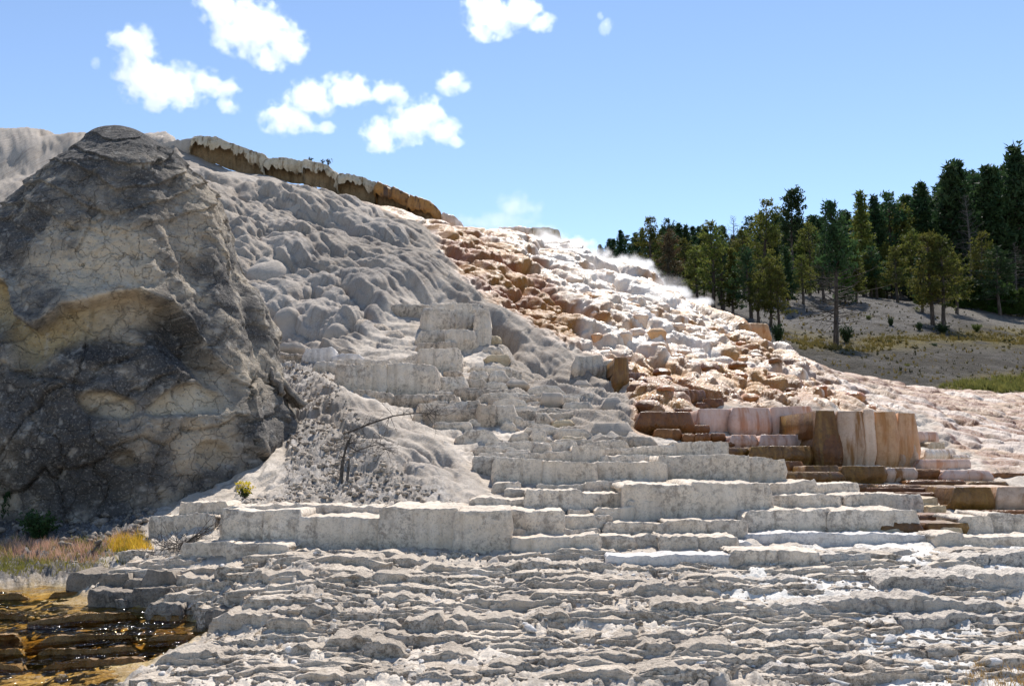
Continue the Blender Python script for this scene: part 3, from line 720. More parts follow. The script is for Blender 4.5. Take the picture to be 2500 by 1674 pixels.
LEDGES_W = [  # the white wall in the middle of the foreground and its neighbours
 (446, 548, 1229, 1264), (367, 520, 1259, 1293), (546, 935, 1233, 1263), (538, 652, 1246, 1320), (645, 737, 1248, 1331), (732, 936, 1262, 1334), (930, 1118, 1243, 1337), (1112, 1248, 1245, 1343),
 (1240, 1312, 1248, 1308), (1300, 1377, 1246, 1307), (1249, 1462, 1309, 1347), (1457, 1550, 1306, 1336), (452, 560, 1322, 1360), (555, 640, 1322, 1361), (632, 702, 1326, 1362),
 (1191, 1300, 1078, 1106), (1295, 1405, 1081, 1106), (1172, 1402, 1102, 1128), (1398, 1474, 1086, 1129), (1472, 1646, 1094, 1113, 'white', 1084), (1642, 1774, 1080, 1113), (1469, 1622, 1113, 1132),
 (1158, 1214, 1113, 1161), (1208, 1340, 1116, 1183, 'white', 1126), (1330, 1458, 1124, 1184, 'white', 1134), (1454, 1621, 1130, 1180), (1609, 1722, 1114, 1175), (1715, 1828, 1113, 1175), (1820, 1916, 1114, 1174, 'white', 1121),
 (1207, 1266, 1178, 1202), (1236, 1295, 1189, 1216), (1316, 1433, 1184, 1202), (1432, 1528, 1177, 1207), (1524, 1700, 1180, 1274), (1690, 1882, 1176, 1274), (1284, 1420, 1198, 1253), (1410, 1535, 1202, 1254),
 (1534, 1614, 1222, 1276), (1456, 1546, 1236, 1276), (1389, 1438, 1245, 1263), (1150, 1232, 1216, 1242), (1226, 1324, 1218, 1243), (1376, 1492, 1261, 1298), (1480, 1633, 1272, 1308), (1628, 1725, 1272, 1313), (1718, 1822, 1271, 1313),
 (1376, 1459, 1291, 1307), (1240, 1282, 1290, 1313), (1545, 1614, 1309, 1332), (1608, 1706, 1306, 1340), (1697, 1801, 1309, 1339),
 (1878, 1993, 1178, 1208, 'white', 1168), (1989, 2092, 1182, 1207), (1876, 2050, 1209, 1248), (2040, 2215, 1208, 1250), (1822, 2030, 1248, 1303), (2020, 2238, 1246, 1303), (2064, 2243, 1206, 1253, 'white'),
 (2238, 2289, 1218, 1240, 'tan'), (2268, 2310, 1238, 1254, 'tan'), (1818, 2292, 1303, 1320, 'pale'), (2288, 2352, 1302, 1331, 'white'), (2348, 2420, 1262, 1302), (2410, 2530, 1256, 1300), (2345, 2530, 1306, 1332),
 (1485, 1650, 1357, 1379, 'pale'), (1640, 1795, 1355, 1379, 'pale'), (1793, 1900, 1346, 1382), (1894, 2002, 1346, 1382), (1650, 1830, 1322, 1336, 'pale'),
]
for i, a in enumerate(LEDGES_W):
    L(*a)
LEDGES_MID = [
 (1309, 1420, 997, 1012, 'grey'), (1309, 1397, 1010, 1030, 'grey'), (1344, 1397, 1025, 1044, 'tan'), (1348, 1417, 1042, 1062, 'grey'), (1367, 1436, 1062, 1085, 'tan'), (1434, 1542, 1032, 1072, 'smooth'), (1437, 1598, 1068, 1092, 'grey'),
 (1146, 1172, 980, 1026, 'grey'), (1168, 1212, 985, 1042, 'grey'), (1207, 1256, 994, 1040, 'white'), (1252, 1310, 1000, 1034, 'grey'), (1308, 1343, 1010, 1043, 'grey'), (1148, 1225, 950, 977, 'grey'), (1199, 1240, 971, 992, 'grey'),
 (1256, 1300, 969, 984, 'grey'), (1313, 1375, 957, 995, 'smooth'), (1469, 1525, 968, 1012, 'smooth'), (818, 945, 891, 965, 'white'), (935, 1066, 888, 965, 'white', 894), (820, 953, 880, 905, 'white'), (767, 824, 884, 914, 'white'), (948, 1048, 880, 900, 'white'),
 (811, 915, 931, 954, 'grey'), (860, 970, 951, 986, 'grey', 958), (960, 1066, 958, 990, 'grey', 966), (1063, 1108, 966, 1000, 'grey'), (1036, 1170, 1001, 1028, 'grey'), (1100, 1171, 979, 1010, 'white'),
 (1030, 1110, 755, 806, 'white'), (1100, 1172, 754, 806, 'white'), (953, 1060, 744, 775, 'grey'), (1050, 1178, 742, 775, 'white'), (1163, 1194, 756, 845, 'white'), (1090, 1160, 806, 852, 'white'), (1018, 1097, 808, 839, 'white'), (1020, 1108, 835, 857, 'grey'),
 (1023, 1125, 854, 909, 'white'), (1013, 1071, 866, 898, 'white'), (1066, 1136, 921, 958, 'white'), (1128, 1185, 924, 951, 'grey'), (1111, 1170, 945, 974, 'grey'), (1160, 1227, 944, 975, 'grey'), (1185, 1220, 845, 867, 'white'), (1192, 1224, 819, 842, 'tan'), (1182, 1248, 865, 882, 'tan'),
 (664, 741, 837, 863, 'smooth'), (670, 747, 863, 874, 'grey'), (781, 859, 854, 867, 'grey'), (813, 880, 865, 884, 'pale'), (740, 815, 852, 882, 'pale'), (1403, 1474, 869, 919, 'white'), (1468, 1499, 880, 922, 'white'), (1150, 1190, 905, 935, 'white'), (1195, 1240, 905, 938, 'white'),
 (1400, 1440, 930, 955, 'smooth'), (1085, 1125, 905, 925, 'grey'), (1240, 1290, 925, 950, 'smooth'),
]
for a in LEDGES_MID:
    L(*a, back=1.6, **({} if a[4] == 'smooth' else dict(rough=0.03, rnd=1.3, bow=0.16, taper=0.16, floor=0.45, bulge=0.03, rim=0.035, flute=0.06)))
LEDGES_WET = [
 (1496, 1536, 872, 948, 'olive'), (1532, 1576, 909, 942, 'rust'), (1570, 1588, 925, 950, 'rust'), (1536, 1570, 938, 968, 'rust'),
 (1590, 1722, 952, 992, 'rust'), (1582, 1669, 970, 994, 'rust'), (1716, 1768, 973, 1002, 'rust'), (1698, 1735, 983, 1002, 'rust'), (1555, 1694, 1005, 1059, 'rust'), (1563, 1697, 997, 1012, 'rust'), (1594, 1669, 1047, 1072, 'rust'), (1665, 1700, 1058, 1078, 'rust'),
 (1694, 1735, 1057, 1080, 'rust'), (1690, 1735, 1038, 1059, 'rust'), (1732, 1771, 1057, 1078, 'rust'), (1767, 1852, 1092, 1116, 'olive'), (1735, 1793, 1079, 1092, 'rust'),
 (1696, 1792, 998, 1052, 'pink'), (1786, 1885, 995, 1064, 'pink'), (1876, 1994, 994, 1066, 'pink', 991), (1780, 1852, 1062, 1094, 'pink'), (1846, 1992, 1061, 1100, 'pink'), (1988, 2048, 1001, 1137, 'olive'), (2040, 2114, 1003, 1137, 'striped'), (2106, 2136, 999, 1137, 'cream'), (2128, 2196, 1004, 1136, 'orange'), (2186, 2243, 1006, 1136, 'orange', 1010),
 (2130, 2245, 1085, 1136, 'striped'), (2000, 2060, 1060, 1138, 'rust'), (2237, 2290, 1054, 1082, 'pink'), (2252, 2334, 1096, 1122, 'cream'), (2270, 2307, 1081, 1097, 'tan'), (2325, 2372, 1110, 1125, 'cream'),
 (1798, 1890, 1100, 1117, 'rust'), (1828, 2000, 1089, 1130, 'olive'), (1906, 1962, 1126, 1150, 'rust'), (1959, 2060, 1137, 1180, 'olive'), (2052, 2166, 1138, 1180, 'olive'), (1913, 2060, 1150, 1180, 'olive'), (2160, 2240, 1141, 1172, 'striped'), (2228, 2302, 1145, 1171, 'rust'), (2240, 2370, 1121, 1144, 'pink'),
 (2300, 2432, 1147, 1177, 'pink'), (2213, 2367, 1172, 1185, 'rust'), (2365, 2460, 1174, 1188, 'olive'), (1989, 2150, 1183, 1198, 'olive'), (2140, 2255, 1184, 1198, 'rust'), (2088, 2318, 1190, 1204, 'rust'), (2167, 2304, 1202, 1220, 'rust'), (2318, 2432, 1188, 1247, 'olive'), (2424, 2540, 1187, 1247, 'striped'),
 (2425, 2520, 1155, 1172, 'rust'), (2148, 2262, 1277, 1305, 'olive'), (2255, 2370, 1276, 1304, 'olive'), (2092, 2208, 1291, 1305, 'tan'), (2234, 2352, 1256, 1276, 'rust'), (2300, 2352, 1290, 1305, 'tan'), (2350, 2540, 1244, 1256, 'rust'),
]
for a in LEDGES_WET:
    L(*a)
LEDGES_F = [
 (1300, 1395, 1365, 1388), (1385, 1490, 1369, 1388), (1545, 1670, 1379, 1396), (1663, 1810, 1388, 1404), (1300, 1413, 1408, 1434), (1409, 1550, 1411, 1434), (1546, 1645, 1408, 1452), (1636, 1735, 1406, 1452), (1735, 1795, 1404, 1443), (1806, 1938, 1393, 1425),
 (1300, 1452, 1441, 1482), (1609, 1740, 1460, 1503), (1730, 1864, 1458, 1503), (1580, 1684, 1486, 1509), (1860, 2002, 1465, 1500), (1300, 1377, 1486, 1524), (1582, 1690, 1538, 1566), (1680, 1804, 1531, 1566), (1404, 1448, 1543, 1572), (1462, 1496, 1543, 1569), (1493, 1553, 1541, 1569),
 (1567, 1643, 1564, 1602), (1651, 1759, 1567, 1602), (1755, 1810, 1561, 1599), (1639, 1717, 1583, 1614), (1471, 1583, 1576, 1596), (1558, 1705, 1600, 1623), (1680, 1861, 1615, 1629), (1507, 1667, 1633, 1647), (1552, 1711, 1648, 1664), (1328, 1442, 1588, 1635), (1806, 1953, 1576, 1593),
 (1961, 2098, 1342, 1383), (2110, 2238, 1354, 1380), (2122, 2250, 1333, 1353), (2330, 2430, 1340, 1382), (2422, 2530, 1337, 1382), (2179, 2290, 1380, 1440), (2280, 2400, 1378, 1440), (2390, 2530, 1380, 1440), (2004, 2140, 1444, 1495), (2130, 2290, 1442, 1496), (2280, 2416, 1446, 1496), (2276, 2530, 1498, 1528),
 (1898, 2008, 1460, 1498), (698, 864, 1332, 1361), (715, 880, 1352, 1378), (870, 1031, 1357, 1378), (425, 489, 1383, 1434), (476, 560, 1396, 1442), (550, 625, 1400, 1442), (1061, 1227, 1368, 1404), (1228, 1352, 1372, 1400), (1151, 1352, 1402, 1434), (1095, 1200, 1434, 1459), (1195, 1304, 1435, 1459),
 (1057, 1150, 1458, 1485), (1145, 1232, 1457, 1485), (1228, 1352, 1462, 1485), (468, 557, 1453, 1485), (544, 681, 1487, 1528), (677, 813, 1483, 1511), (673, 736, 1504, 1549), (775, 885, 1510, 1541), (878, 992, 1507, 1541), (988, 1060, 1500, 1545), (1052, 1129, 1502, 1545), (1125, 1240, 1488, 1528), (1230, 1352, 1487, 1528),
 (796, 886, 1539, 1596), (869, 992, 1536, 1566), (907, 975, 1564, 1605), (971, 1116, 1549, 1575), (1014, 1159, 1573, 1613), (399, 510, 1594, 1626), (664, 792, 1632, 1655), (865, 1052, 1637, 1660), (640, 760, 1395, 1418), (770, 900, 1405, 1428), (900, 1060, 1400, 1424), (640, 800, 1440, 1462), (830, 1000, 1452, 1474),
 (1180, 1300, 1560, 1590), (1200, 1330, 1610, 1640), (560, 660, 1570, 1600), (700, 800, 1570, 1598), (1900, 2020, 1540, 1560), (2040, 2140, 1600, 1622), (2180, 2260, 1570, 1588), (1880, 1990, 1620, 1645), (2260, 2330, 1630, 1655),
]
for a in LEDGES_F:
    L(*a, 'frost' if (a[0] > 1840 or (a[0] > 1580 and a[2] < 1400)) else 'crumb')
for a in [(350, 428, 1396, 1437), (162, 250, 1397, 1431), (240, 320, 1395, 1431), (305, 354, 1419, 1438), (213, 330, 1440, 1465), (320, 422, 1438, 1465), (360, 449, 1480, 1506), (483, 560, 1490, 1512), (370, 440, 1463, 1480), (275, 310, 1462, 1474)]:
    L(*a, 'darkwet', rough=0.03, flute=0.05, rim=0.03, fw=0.2, floor=0.35, taper=0.12, rnd=0.3)
TREAD['darkwet'] = 'crumb'

# the many thin broken ledges between them
rq = np.random.default_rng(23); _V, _F, _n = [], [], 0
cnt = 0
while cnt < 420:
    u = rq.uniform(330, 2500); v = rq.uniform(1352, 1668); w_ = rq.uniform(70, 280); hp = rq.uniform(4, 13)
    if samp(Z['pool'], np.array([u - w_ / 2, u]), np.array([v, v])).max() > 0.02: continue
    Y = hit(u, v)
    if Y is None: continue
    us = np.array([u - w_ / 2, u, u + w_ / 2]); T = at(us, np.array([v - hp, v - hp - rq.uniform(-3, 3), v - hp]), Y)
    zb = float(at(u, v, Y)[2])
    V, Fq, nf = ledge_mesh(T, zb, 2000 + cnt, rough=0.03, flute=0.04, fw=0.15, bow=0.0, bulge=0.004, rim=0.026, taper=0.45, wander=0.15, floor=-0.3, res=0.052)
    _V.append(V); _F.append(Fq + _n); _n += len(V); cnt += 1
tag(link('thin_ledges', mesh_from('thin_ledges', np.concatenate(_V), np.concatenate(_F)), M['crumb'], TERRACES), None, None, None, 'stuff')

rq = np.random.default_rng(29); _V, _F, _n = [], [], 0
cnt = 0
while cnt < 110:
    u = rq.uniform(880, 1560); v = rq.uniform(880, 1225); w_ = rq.uniform(40, 130); hp = rq.uniform(8, 22)
    zz_ = [samp(Z[k], np.array([u - w_ / 2, u + w_ / 2]), np.array([v, v])).max() for k in ('knoll', 'debris', 'orange')]
    if max(zz_) > 0.15 or (v < 960 and u > 1230): continue
    Y = hit(u, v)
    if Y is None: continue
    us = np.array([u - w_ / 2, u, u + w_ / 2]); T = at(us, np.array([v - hp, v - hp - rq.uniform(-3, 3), v - hp]), Y)
    zb = float(at(u, v, Y)[2])
    V, Fq, nf = ledge_mesh(T, zb, 3000 + cnt, rough=0.03, flute=0.05, fw=0.18, bow=0.1, bulge=0.02, rim=0.03, taper=0.3, wander=0.15, floor=-0.1, res=0.05)
    _V.append(V); _F.append(Fq + _n); _n += len(V); cnt += 1
tag(link('small_ledges', mesh_from('small_ledges', np.concatenate(_V), np.concatenate(_F)), M['white'], HILL), None, None, None, 'stuff')

# ------------------------------------------------------------------ overhanging rim along the crest, with drip curtains
def rim(pix, hpx, cls, Yf, back=2.5, curtain=0.55, flute=0.12, hollow=True, fw=0.35):
    us = np.array([p[0] for p in pix], float); vv = np.array([p[1] for p in pix], float)
    o = ledge(pix, vv + hpx, cls, HILL, name='crest_rim', Yfix=Yf, rough=0.05, flute=flute, fw=fw, bow=0.05, back=back, bulge=0.12, rim=0.06, curtain=curtain, res=0.06, taper=0.02)
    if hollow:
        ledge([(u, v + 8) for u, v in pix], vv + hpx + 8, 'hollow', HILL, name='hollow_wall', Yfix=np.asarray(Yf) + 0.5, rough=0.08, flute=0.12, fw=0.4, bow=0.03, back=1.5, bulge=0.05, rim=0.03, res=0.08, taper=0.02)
    return o
rim([(462, 336), (495, 331), (530, 336), (560, 349), (620, 366), (656, 381)], 40, 'drip', 47.0, curtain=0.75)
rim([(640, 384), (700, 387), (745, 391)], 34, 'drip', 46.4, curtain=0.5)
rim([(738, 388), (800, 402), (828, 423)], 36, 'drip', 45.9, curtain=0.6)
rim([(820, 422), (850, 425), (925, 445)], 34, 'drip', 45.3, curtain=0.6)
rim([(915, 443), (960, 458), (1005, 478)], 36, 'dripbrown', 44.8, curtain=0.3)
rim([(995, 474), (1050, 490), (1084, 522)], 38, 'dripbrown', 44.4, curtain=0.25)
rim([(1078, 516), (1110, 527), (1134, 546)], 34, 'cream', 44.2, curtain=0.2, hollow=False)
rim([(1215, 553), (1290, 556), (1300, 556)], 36, 'cream', 44.0, curtain=0.2, hollow=False)
rim([(1290, 557), (1340, 553), (1362, 558), (1371, 572)], 52, 'drip', 43.3, curtain=0.4, hollow=False, fw=0.25)
rim([(360, 356), (400, 347), (440, 341), (478, 336)], 60, 'smooth', 47.6, curtain=0.05, hollow=False)
ledge([(1796, 791), (1840, 789), (1882, 791)], 834, 'orange', HILL, name='crest_rim', Yfix=33.2, rough=0.02, flute=0.06, bulge=0.1, rim=0.02, back=1.8, bow=0.2)
ledge([(1764, 768), (1806, 771)], 792, 'orange', HILL, name='crest_rim', Yfix=34.2, rough=0.02, flute=0.06, bulge=0.08, rim=0.02, back=1.8, bow=0.2)

# ------------------------------------------------------------------ cap-like mounds on the wet slope, boulder-like ones on the dry slope
def mound_mesh(seed, cap=1.0):
    rg = np.random.default_rng(seed)
    nr, nc = 20, 34
    th = np.linspace(0, 2 * np.pi, nc, endpoint=False)
    t = np.linspace(0, 1, nr)
    Tt, Th = np.meshgrid(t, th, indexing='ij')
    # profile from crown (t=0) over the rim and down the skirt
    ang = Tt * 2.5
    rad = np.where(Tt < 0.4, np.sin(np.clip(Tt / 0.4, 0, 1) * np.pi / 2) ** (0.75 if cap > 0.5 else 0.95), 1.0 + (0.12 - 0.62 * cap) * ((Tt - 0.4) / 0.6) ** 1.3)
    z = np.where(Tt < 0.4, (0.34 if cap > 0.5 else 0.95) * np.cos(np.clip(Tt / 0.4, 0, 1) * np.pi / 2) ** (1.3 if cap > 0.5 else 1.0), -1.6 * ((Tt - 0.4) / 0.6) ** 1.05)
    k = rg.integers(9, 17)
    fl = np.abs(np.sin(Th * k / 2 + fbm2(np.cos(Th) * 1.5 + seed, np.sin(Th) * 1.5, 2, seed) * 2.5)) ** 0.6
    amp = 0.13 * sstep(0.36, 0.62, Tt)
    rad = rad * (1 - amp + amp * fl) * (1 + 0.22 * fbm2(np.cos(Th) * 0.9 + seed * 3, np.sin(Th) * 0.9 + Tt, 3, seed + 3))
    lip = 0.07 * np.exp(-((Tt - 0.42) / 0.06) ** 2) * cap
    rad = rad + lip
    X = rad * np.cos(Th); Y = rad * np.sin(Th)
    Zz = z + 0.07 * fbm2(X * 2.5 + seed, Y * 2.5, 4, seed + 4) + 0.05 * fbm2(X * 7 + seed, Y * 7, 3, seed + 6)
    # skirt leans downhill (towards -y)
    Y = Y - 0.75 * sstep(0.4, 1.0, Tt) * (1 - 0.55 * cap); X = X + 0.3 * sstep(0.4, 1.0, Tt) * (1 - 0.6 * cap)
    Pm = np.stack([X, Y, Zz], -1)
    n3 = fbm3(Pm[..., 0] * 5, Pm[..., 1] * 5, Pm[..., 2] * 5, 3, seed + 8) * 0.035
    Pm *= (1 + n3[..., None])
    return mesh_from('mound', Pm.reshape(-1, 3), grid_faces(nr, nc, True))
CAPS = [mound_mesh(200 + i, 1.0) for i in range(9)]
BULBS = [mound_mesh(300 + i, 0.15) for i in range(8)]
_var = {}
def mound(x, y, z, w, h, mat, caps=True, rz=0.0, seed=0, name='mound', depth=1.0):
    lib = CAPS if caps else BULBS
    i = seed % len(lib)
    key = (caps, i, mat)
    if key not in _var:
        me = lib[i].copy(); me.materials.append(M[mat]); _var[key] = me
    o = bpy.data.objects.new(name, _var[key]); COL.objects.link(o); o.parent = HILL
    o.location = (x, y, z); o.scale = (w * 0.5, w * 0.5 * depth, h); o.rotation_euler = (0, 0, rz)
    return o
rg = np.random.default_rng(5)
placed = []
tries = 0
while len(placed) < 90 and tries < 9000:
    tries += 1
    u = rg.uniform(960, 2380); v = rg.uniform(490, 1040)
    if samp(Z['orange'], np.array([u]), np.array([v]))[0] < 0.75: continue
    Y = hit(u, v)
    if Y is None or Y > 44: continue
    if hit(u, v - 22) is None: continue
    fl = samp(Z['flow'], np.array([u]), np.array([v]))[0]
    if fl > 0.5 or Y > 35: continue
    if samp(Z['rust'], np.array([u]), np.array([v]))[0] > 0.4: continue
    x, yy, zz = at(u, v, Y)
    far = np.clip((Y - 23) / 16, 0, 1)
    w = 0.24 + 0.30 * rg.random() ** 1.6 + far * rg.uniform(0.05, 0.2)
    if fl > 0.4: w *= 0.6
    if any((x - a) ** 2 + ((yy - b) * 0.85) ** 2 < (0.40 * (w + c)) ** 2 for a, b, c in placed): continue
    placed.append((x, yy, w))
    ru = samp(Z['rust'], np.array([u]), np.array([v]))[0]; cr = samp(Z['cream'], np.array([u]), np.array([v]))[0]; rl = samp(Z['rustlow'], np.array([u]), np.array([v]))[0]
    q = rg.random()
    if False: mat = 'rustmound' if q < 0.8 else 'blush'
    elif rl > 0.5: mat = 'rust' if q < 0.45 else 'rustmound'
    elif cr > 0.5: mat = 'cream' if q < 0.75 else 'orange'
    else: mat = ('rustmound', 'rust', 'rustmound', 'orange', 'cream')[int(q * 4.99)]
    caps = True
    mound(x, yy + 0.16 * w, surf(x, yy) + (0.10 if caps else 0.0) * w, w * (1 if caps else 1.25), w * (rg.uniform(0.5, 0.8) if caps else rg.uniform(0.7, 1.1)), mat, caps, rg.uniform(0.1, 0.8), int(rg.integers(0, 99)), depth=rg.uniform(0.8, 1.15) if caps else rg.uniform(1.1, 1.7))
# the large smooth mounds one can tell apart on the dry grey slope  (u, v of crown, width px, height px)
for i, (u, v, w, h, m) in enumerate([(765, 500, 130, 75, 'smooth'), (880, 520, 120, 90, 'smooth'), (950, 620, 120, 100, 'smooth'), (612, 555, 48, 40, 'smooth'),
        (650, 560, 55, 40, 'smooth'), (755, 600, 52, 48, 'smooth'), (700, 620, 44, 50, 'smooth'), (705, 760, 64, 55, 'smooth'), (660, 650, 130, 80, 'smooth'), (820, 800, 60, 55, 'smooth'), (880, 790, 70, 60, 'grey'), (925, 800, 60, 50, 'grey'), (965, 815, 50, 45, 'grey'),
        (1060, 710, 55, 44, 'smooth'), (930, 1135, 70, 50, 'smooth'), (985, 1150, 64, 44, 'smooth'), (1050, 1165, 60, 40, 'smooth'), (1010, 1192, 70, 36, 'smooth'), (905, 1185, 60, 34, 'grey'), (860, 1200, 54, 30, 'grey'), (1100, 1195, 56, 34, 'smooth')]):
    Y = hit(u, v)
    if Y is None: continue
    x, yy, zz = at(u, v, Y)
    W = w / F_PX * Y
    mound(x, yy + 0.15 * W, zz - 0.05 * W - h / F_PX * Y * 0.45, W * 1.1, h / F_PX * Y * 0.75, m, False, 0.45 + 0.3 * math.sin(i * 2.3), i, depth=1.15)
# ------------------------------------------------------------------ the dark standing cone of old travertine at the left
ROCK_Y = 16.6
SIL_R = [(285, 306), (330, 318), (370, 343), (440, 388), (500, 458), (545, 556), (580, 650), (602, 720), (640, 800), (665, 900), (692, 1000), (718, 1085), (716, 1150), (692, 1215), (690, 1300)]
SIL_L = [(278, 306), (228, 328), (196, 380), (132, 445), (36, 535), (-64, 640), (-150, 760), (-225, 850), (-260, 1000), (-280, 1150), (-290, 1300)]
def build_rock():
    zr = np.array([at(u, v, ROCK_Y)[2] for u, v in SIL_R]); xr = np.array([at(u, v, ROCK_Y)[0] for u, v in SIL_R])
    zl = np.array([at(u, v, ROCK_Y)[2] for u, v in SIL_L]); xl = np.array([at(u, v, ROCK_Y)[0] for u, v in SIL_L])
    nr, nc = 290, 380
    ztop, zbot = zr[0], 0.2
    w = np.linspace(0, 1, nr)
    zz = zbot + (ztop - zbot) * (1 - (1 - w) ** 1.0) ** 1.0
    zz = ztop - (ztop - zbot) * (np.linspace(1, 0, nr) ** 1.25)[::1]
    xrr = np.interp(zz, zr[::-1], xr[::-1]); xll = np.interp(zz, zl[::-1], xl[::-1])
    for _ in range(4):
        xrr[1:-1] = (xrr[:-2] + xrr[1:-1] * 2 + xrr[2:]) / 4; xll[1:-1] = (xll[:-2] + xll[1:-1] * 2 + xll[2:]) / 4
    cx = (xrr + xll) / 2; hw = np.maximum((xrr - xll) / 2, 0.02)
    # angles: dense on the side that faces out to the terraces
    q = np.linspace(0, 1, nc, endpoint=False)
    th = -np.pi / 2 + (q - 0.5) * 2 * np.pi + 0.75 * np.sin((q - 0.5) * 2 * np.pi) * -1.0 * 0.9
    Zg, Th = np.meshgrid(zz, th, indexing='ij')
    HW = hw[:, None]; CXg = cx[:, None]
    dep = np.minimum(HW * 0.92, 0.35 + 0.75 * HW)
    c, s_ = np.cos(Th), np.sin(Th)
    n_ = 2.25
    k = (np.abs(c) ** n_ + np.abs(s_) ** n_) ** (-1 / n_)
    X = CXg + HW * k * c; Y = ROCK_Y + dep * k * s_
    nx = c / np.hypot(c, s_); ny = s_
    U, V = proj(X, Y, Zg)
    wu = fbm3(X * 0.9, Y * 0.9, Zg * 0.9, 4, 3) * 60; wv = fbm3(X * 0.9 + 9, Y * 0.9, Zg * 0.9, 4, 5) * 50
    def blob(u0, v0, ru, rv, soft=0.35):
        d = np.sqrt(((U + wu - u0) / ru) ** 2 + ((V + wv - v0) / rv) ** 2)
        return sstep(1 + soft, 1 - soft, d)
    # the undercut hollow that runs across the middle
    line = np.interp(U + wu * 0.6, [-200, 0, 40, 70, 150, 250, 330, 420, 480, 560], [660, 690, 775, 800, 745, 728, 708, 742, 800, 900])
    dv = V + wv * 0.35 - line
    hollow = sstep(0, 16, dv) * sstep(150, 60, dv) * sstep(600, 470, U) * sstep(0, 60, U + 300)
    h2 = np.maximum(blob(270, 985, 75, 34, 0.15), blob(455, 985, 85, 40, 0.15))
    h3 = np.maximum(blob(300, 1120, 40, 26, 0.15), blob(560, 1130, 40, 40, 0.2))
    front = sstep(0.2, -0.3, s_)
    D = fbm3(X * 0.45, Y * 0.45, Zg * 0.45, 4, 11) * 0.38
    D += fbm3(X * 1.6, Y * 1.6, Zg * 1.6, 4, 12, 0.55) * 0.13
    D += fbm3(X * 6, Y * 6, Zg * 6, 4, 13, 0.6) * 0.055
    # plates with cracked borders on the lower half
    a1 = X * 1.25 + fbm3(X * 1.4, Y * 1.4, Zg * 1.4, 3, 14) * 0.7; b1 = Zg * 1.15 + fbm3(X * 1.4 + 5, Y * 1.4, Zg * 1.4, 3, 15) * 0.7
    f1, f2, cid = cells(a1, b1, 16)
    g1, g2, gid = cells(a1 * 2.3 + 7, b1 * 2.3, 17)
    low = sstep(760, 860, V)
    edge = 1 - sstep(0.0, 0.10, f2 - f1); edge2 = 1 - sstep(0.0, 0.13, g2 - g1)
    D += (cid - 0.5) * 0.20 * (0.3 + 0.7 * low) - edge * 0.06 * (0.2 + 0.8 * low) + (gid - 0.5) * 0.05 - edge2 * 0.015 * low
    # drapery ridges sweeping down the right flank
    fl = np.sin(U * 0.055 - V * 0.013 + fbm3(X, Y, Zg, 3, 18) * 3.5)
    D += sstep(430, 620, U + (900 - V) * 0.25) * fl * 0.09
    # concentric skins of the upper cap
    sk = (V + 0.35 * np.abs(U - 285) + 60 * fbm3(X * 0.7, Y * 0.7, Zg * 0.7, 3, 19)) / 58.0
    D += sstep(640, 480, V) * ((sk - np.floor(sk)) ** 2 - 0.4) * 0.07
    D -= front * (hollow * 0.42 + h2 * 0.20 + h3 * 0.14)
    D += front * sstep(-40, -5, dv) * sstep(2, -4, dv) * 0.10 * sstep(600, 470, U)
    fade = sstep(0, 0.12, 1 - np.linspace(0, 1, nr))[:, None] * 0.85 + 0.15
    D = D * np.minimum(1, HW / 1.2) * fade
    X = X + nx * D; Y = Y + ny * D
    Zz = Zg + fbm3(X * 2, Y * 2, Zg * 2, 3, 20) * 0.06 * fade
    Pr = np.stack([X, Y, Zz], -1)
    def C(*c): return np.array(c, np.float32)
    def mixc(b, c, m): return b + (c - b) * np.clip(m, 0, 1)[..., None]
    n1 = fbm3(X * 0.8, Y * 0.8, Zg * 0.8, 5, 31, 0.6); n2 = fbm3(X * 3, Y * 3, Zg * 3, 5, 32, 0.62); n3 = fbm3(X * 11, Y * 11, Zg * 11, 3, 33)
    col = np.broadcast_to(C(0.20, 0.178, 0.152), Pr.shape).copy()
    col = mixc(col, C(0.40, 0.335, 0.255), sstep(-0.05, 0.35, n2 + 0.35 * n1))
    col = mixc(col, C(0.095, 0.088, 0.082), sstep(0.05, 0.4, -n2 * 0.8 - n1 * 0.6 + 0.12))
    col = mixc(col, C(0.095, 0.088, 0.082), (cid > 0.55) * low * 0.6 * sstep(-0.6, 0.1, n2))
    beige = np.maximum.reduce([blob(270, 640, 120, 130, 0.6), blob(150, 640, 90, 60, 0.8) * 0.6, blob(470, 560, 60, 120, 0.9) * 0.5, blob(500, 1100, 60, 70, 0.7) * 0.6, blob(600, 920, 60, 60, 0.9) * 0.5])
    col = mixc(col, C(0.54, 0.44, 0.32), np.clip(beige * 1.25, 0, 1) * sstep(-0.45, 0.1, n2 + 0.25))
    col = mixc(col, C(0.46, 0.355, 0.20), front * np.clip(hollow * sstep(330, 120, U) * 0.85 + hollow * 0.15, 0, 1) * sstep(-0.5, 0.0, n2 + 0.15))
    col = mixc(col, C(0.62, 0.52, 0.38), front * h2 * 0.85)
    col = mixc(col, C(0.42, 0.34, 0.24), front * h3 * 0.8)
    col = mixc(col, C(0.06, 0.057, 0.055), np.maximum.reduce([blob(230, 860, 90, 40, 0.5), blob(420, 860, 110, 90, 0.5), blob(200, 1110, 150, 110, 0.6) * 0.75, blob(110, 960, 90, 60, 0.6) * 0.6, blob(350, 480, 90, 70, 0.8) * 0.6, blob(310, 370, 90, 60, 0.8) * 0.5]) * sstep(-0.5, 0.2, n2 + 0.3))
    col = mixc(col, C(0.05, 0.042, 0.035), np.maximum(edge * (0.05 + 0.45 * low), edge2 * 0.10))
    col = mixc(col, C(0.52, 0.48, 0.42), sstep(0.33, 0.5, n3 + 0.25 * n2) * 0.45)
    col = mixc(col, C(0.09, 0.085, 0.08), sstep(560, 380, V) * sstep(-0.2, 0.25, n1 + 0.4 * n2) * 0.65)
    return mesh_from('rock_cone', Pr.reshape(-1, 3), grid_faces(nr, nc, True), attrs={'Col': col.reshape(-1, 3)})
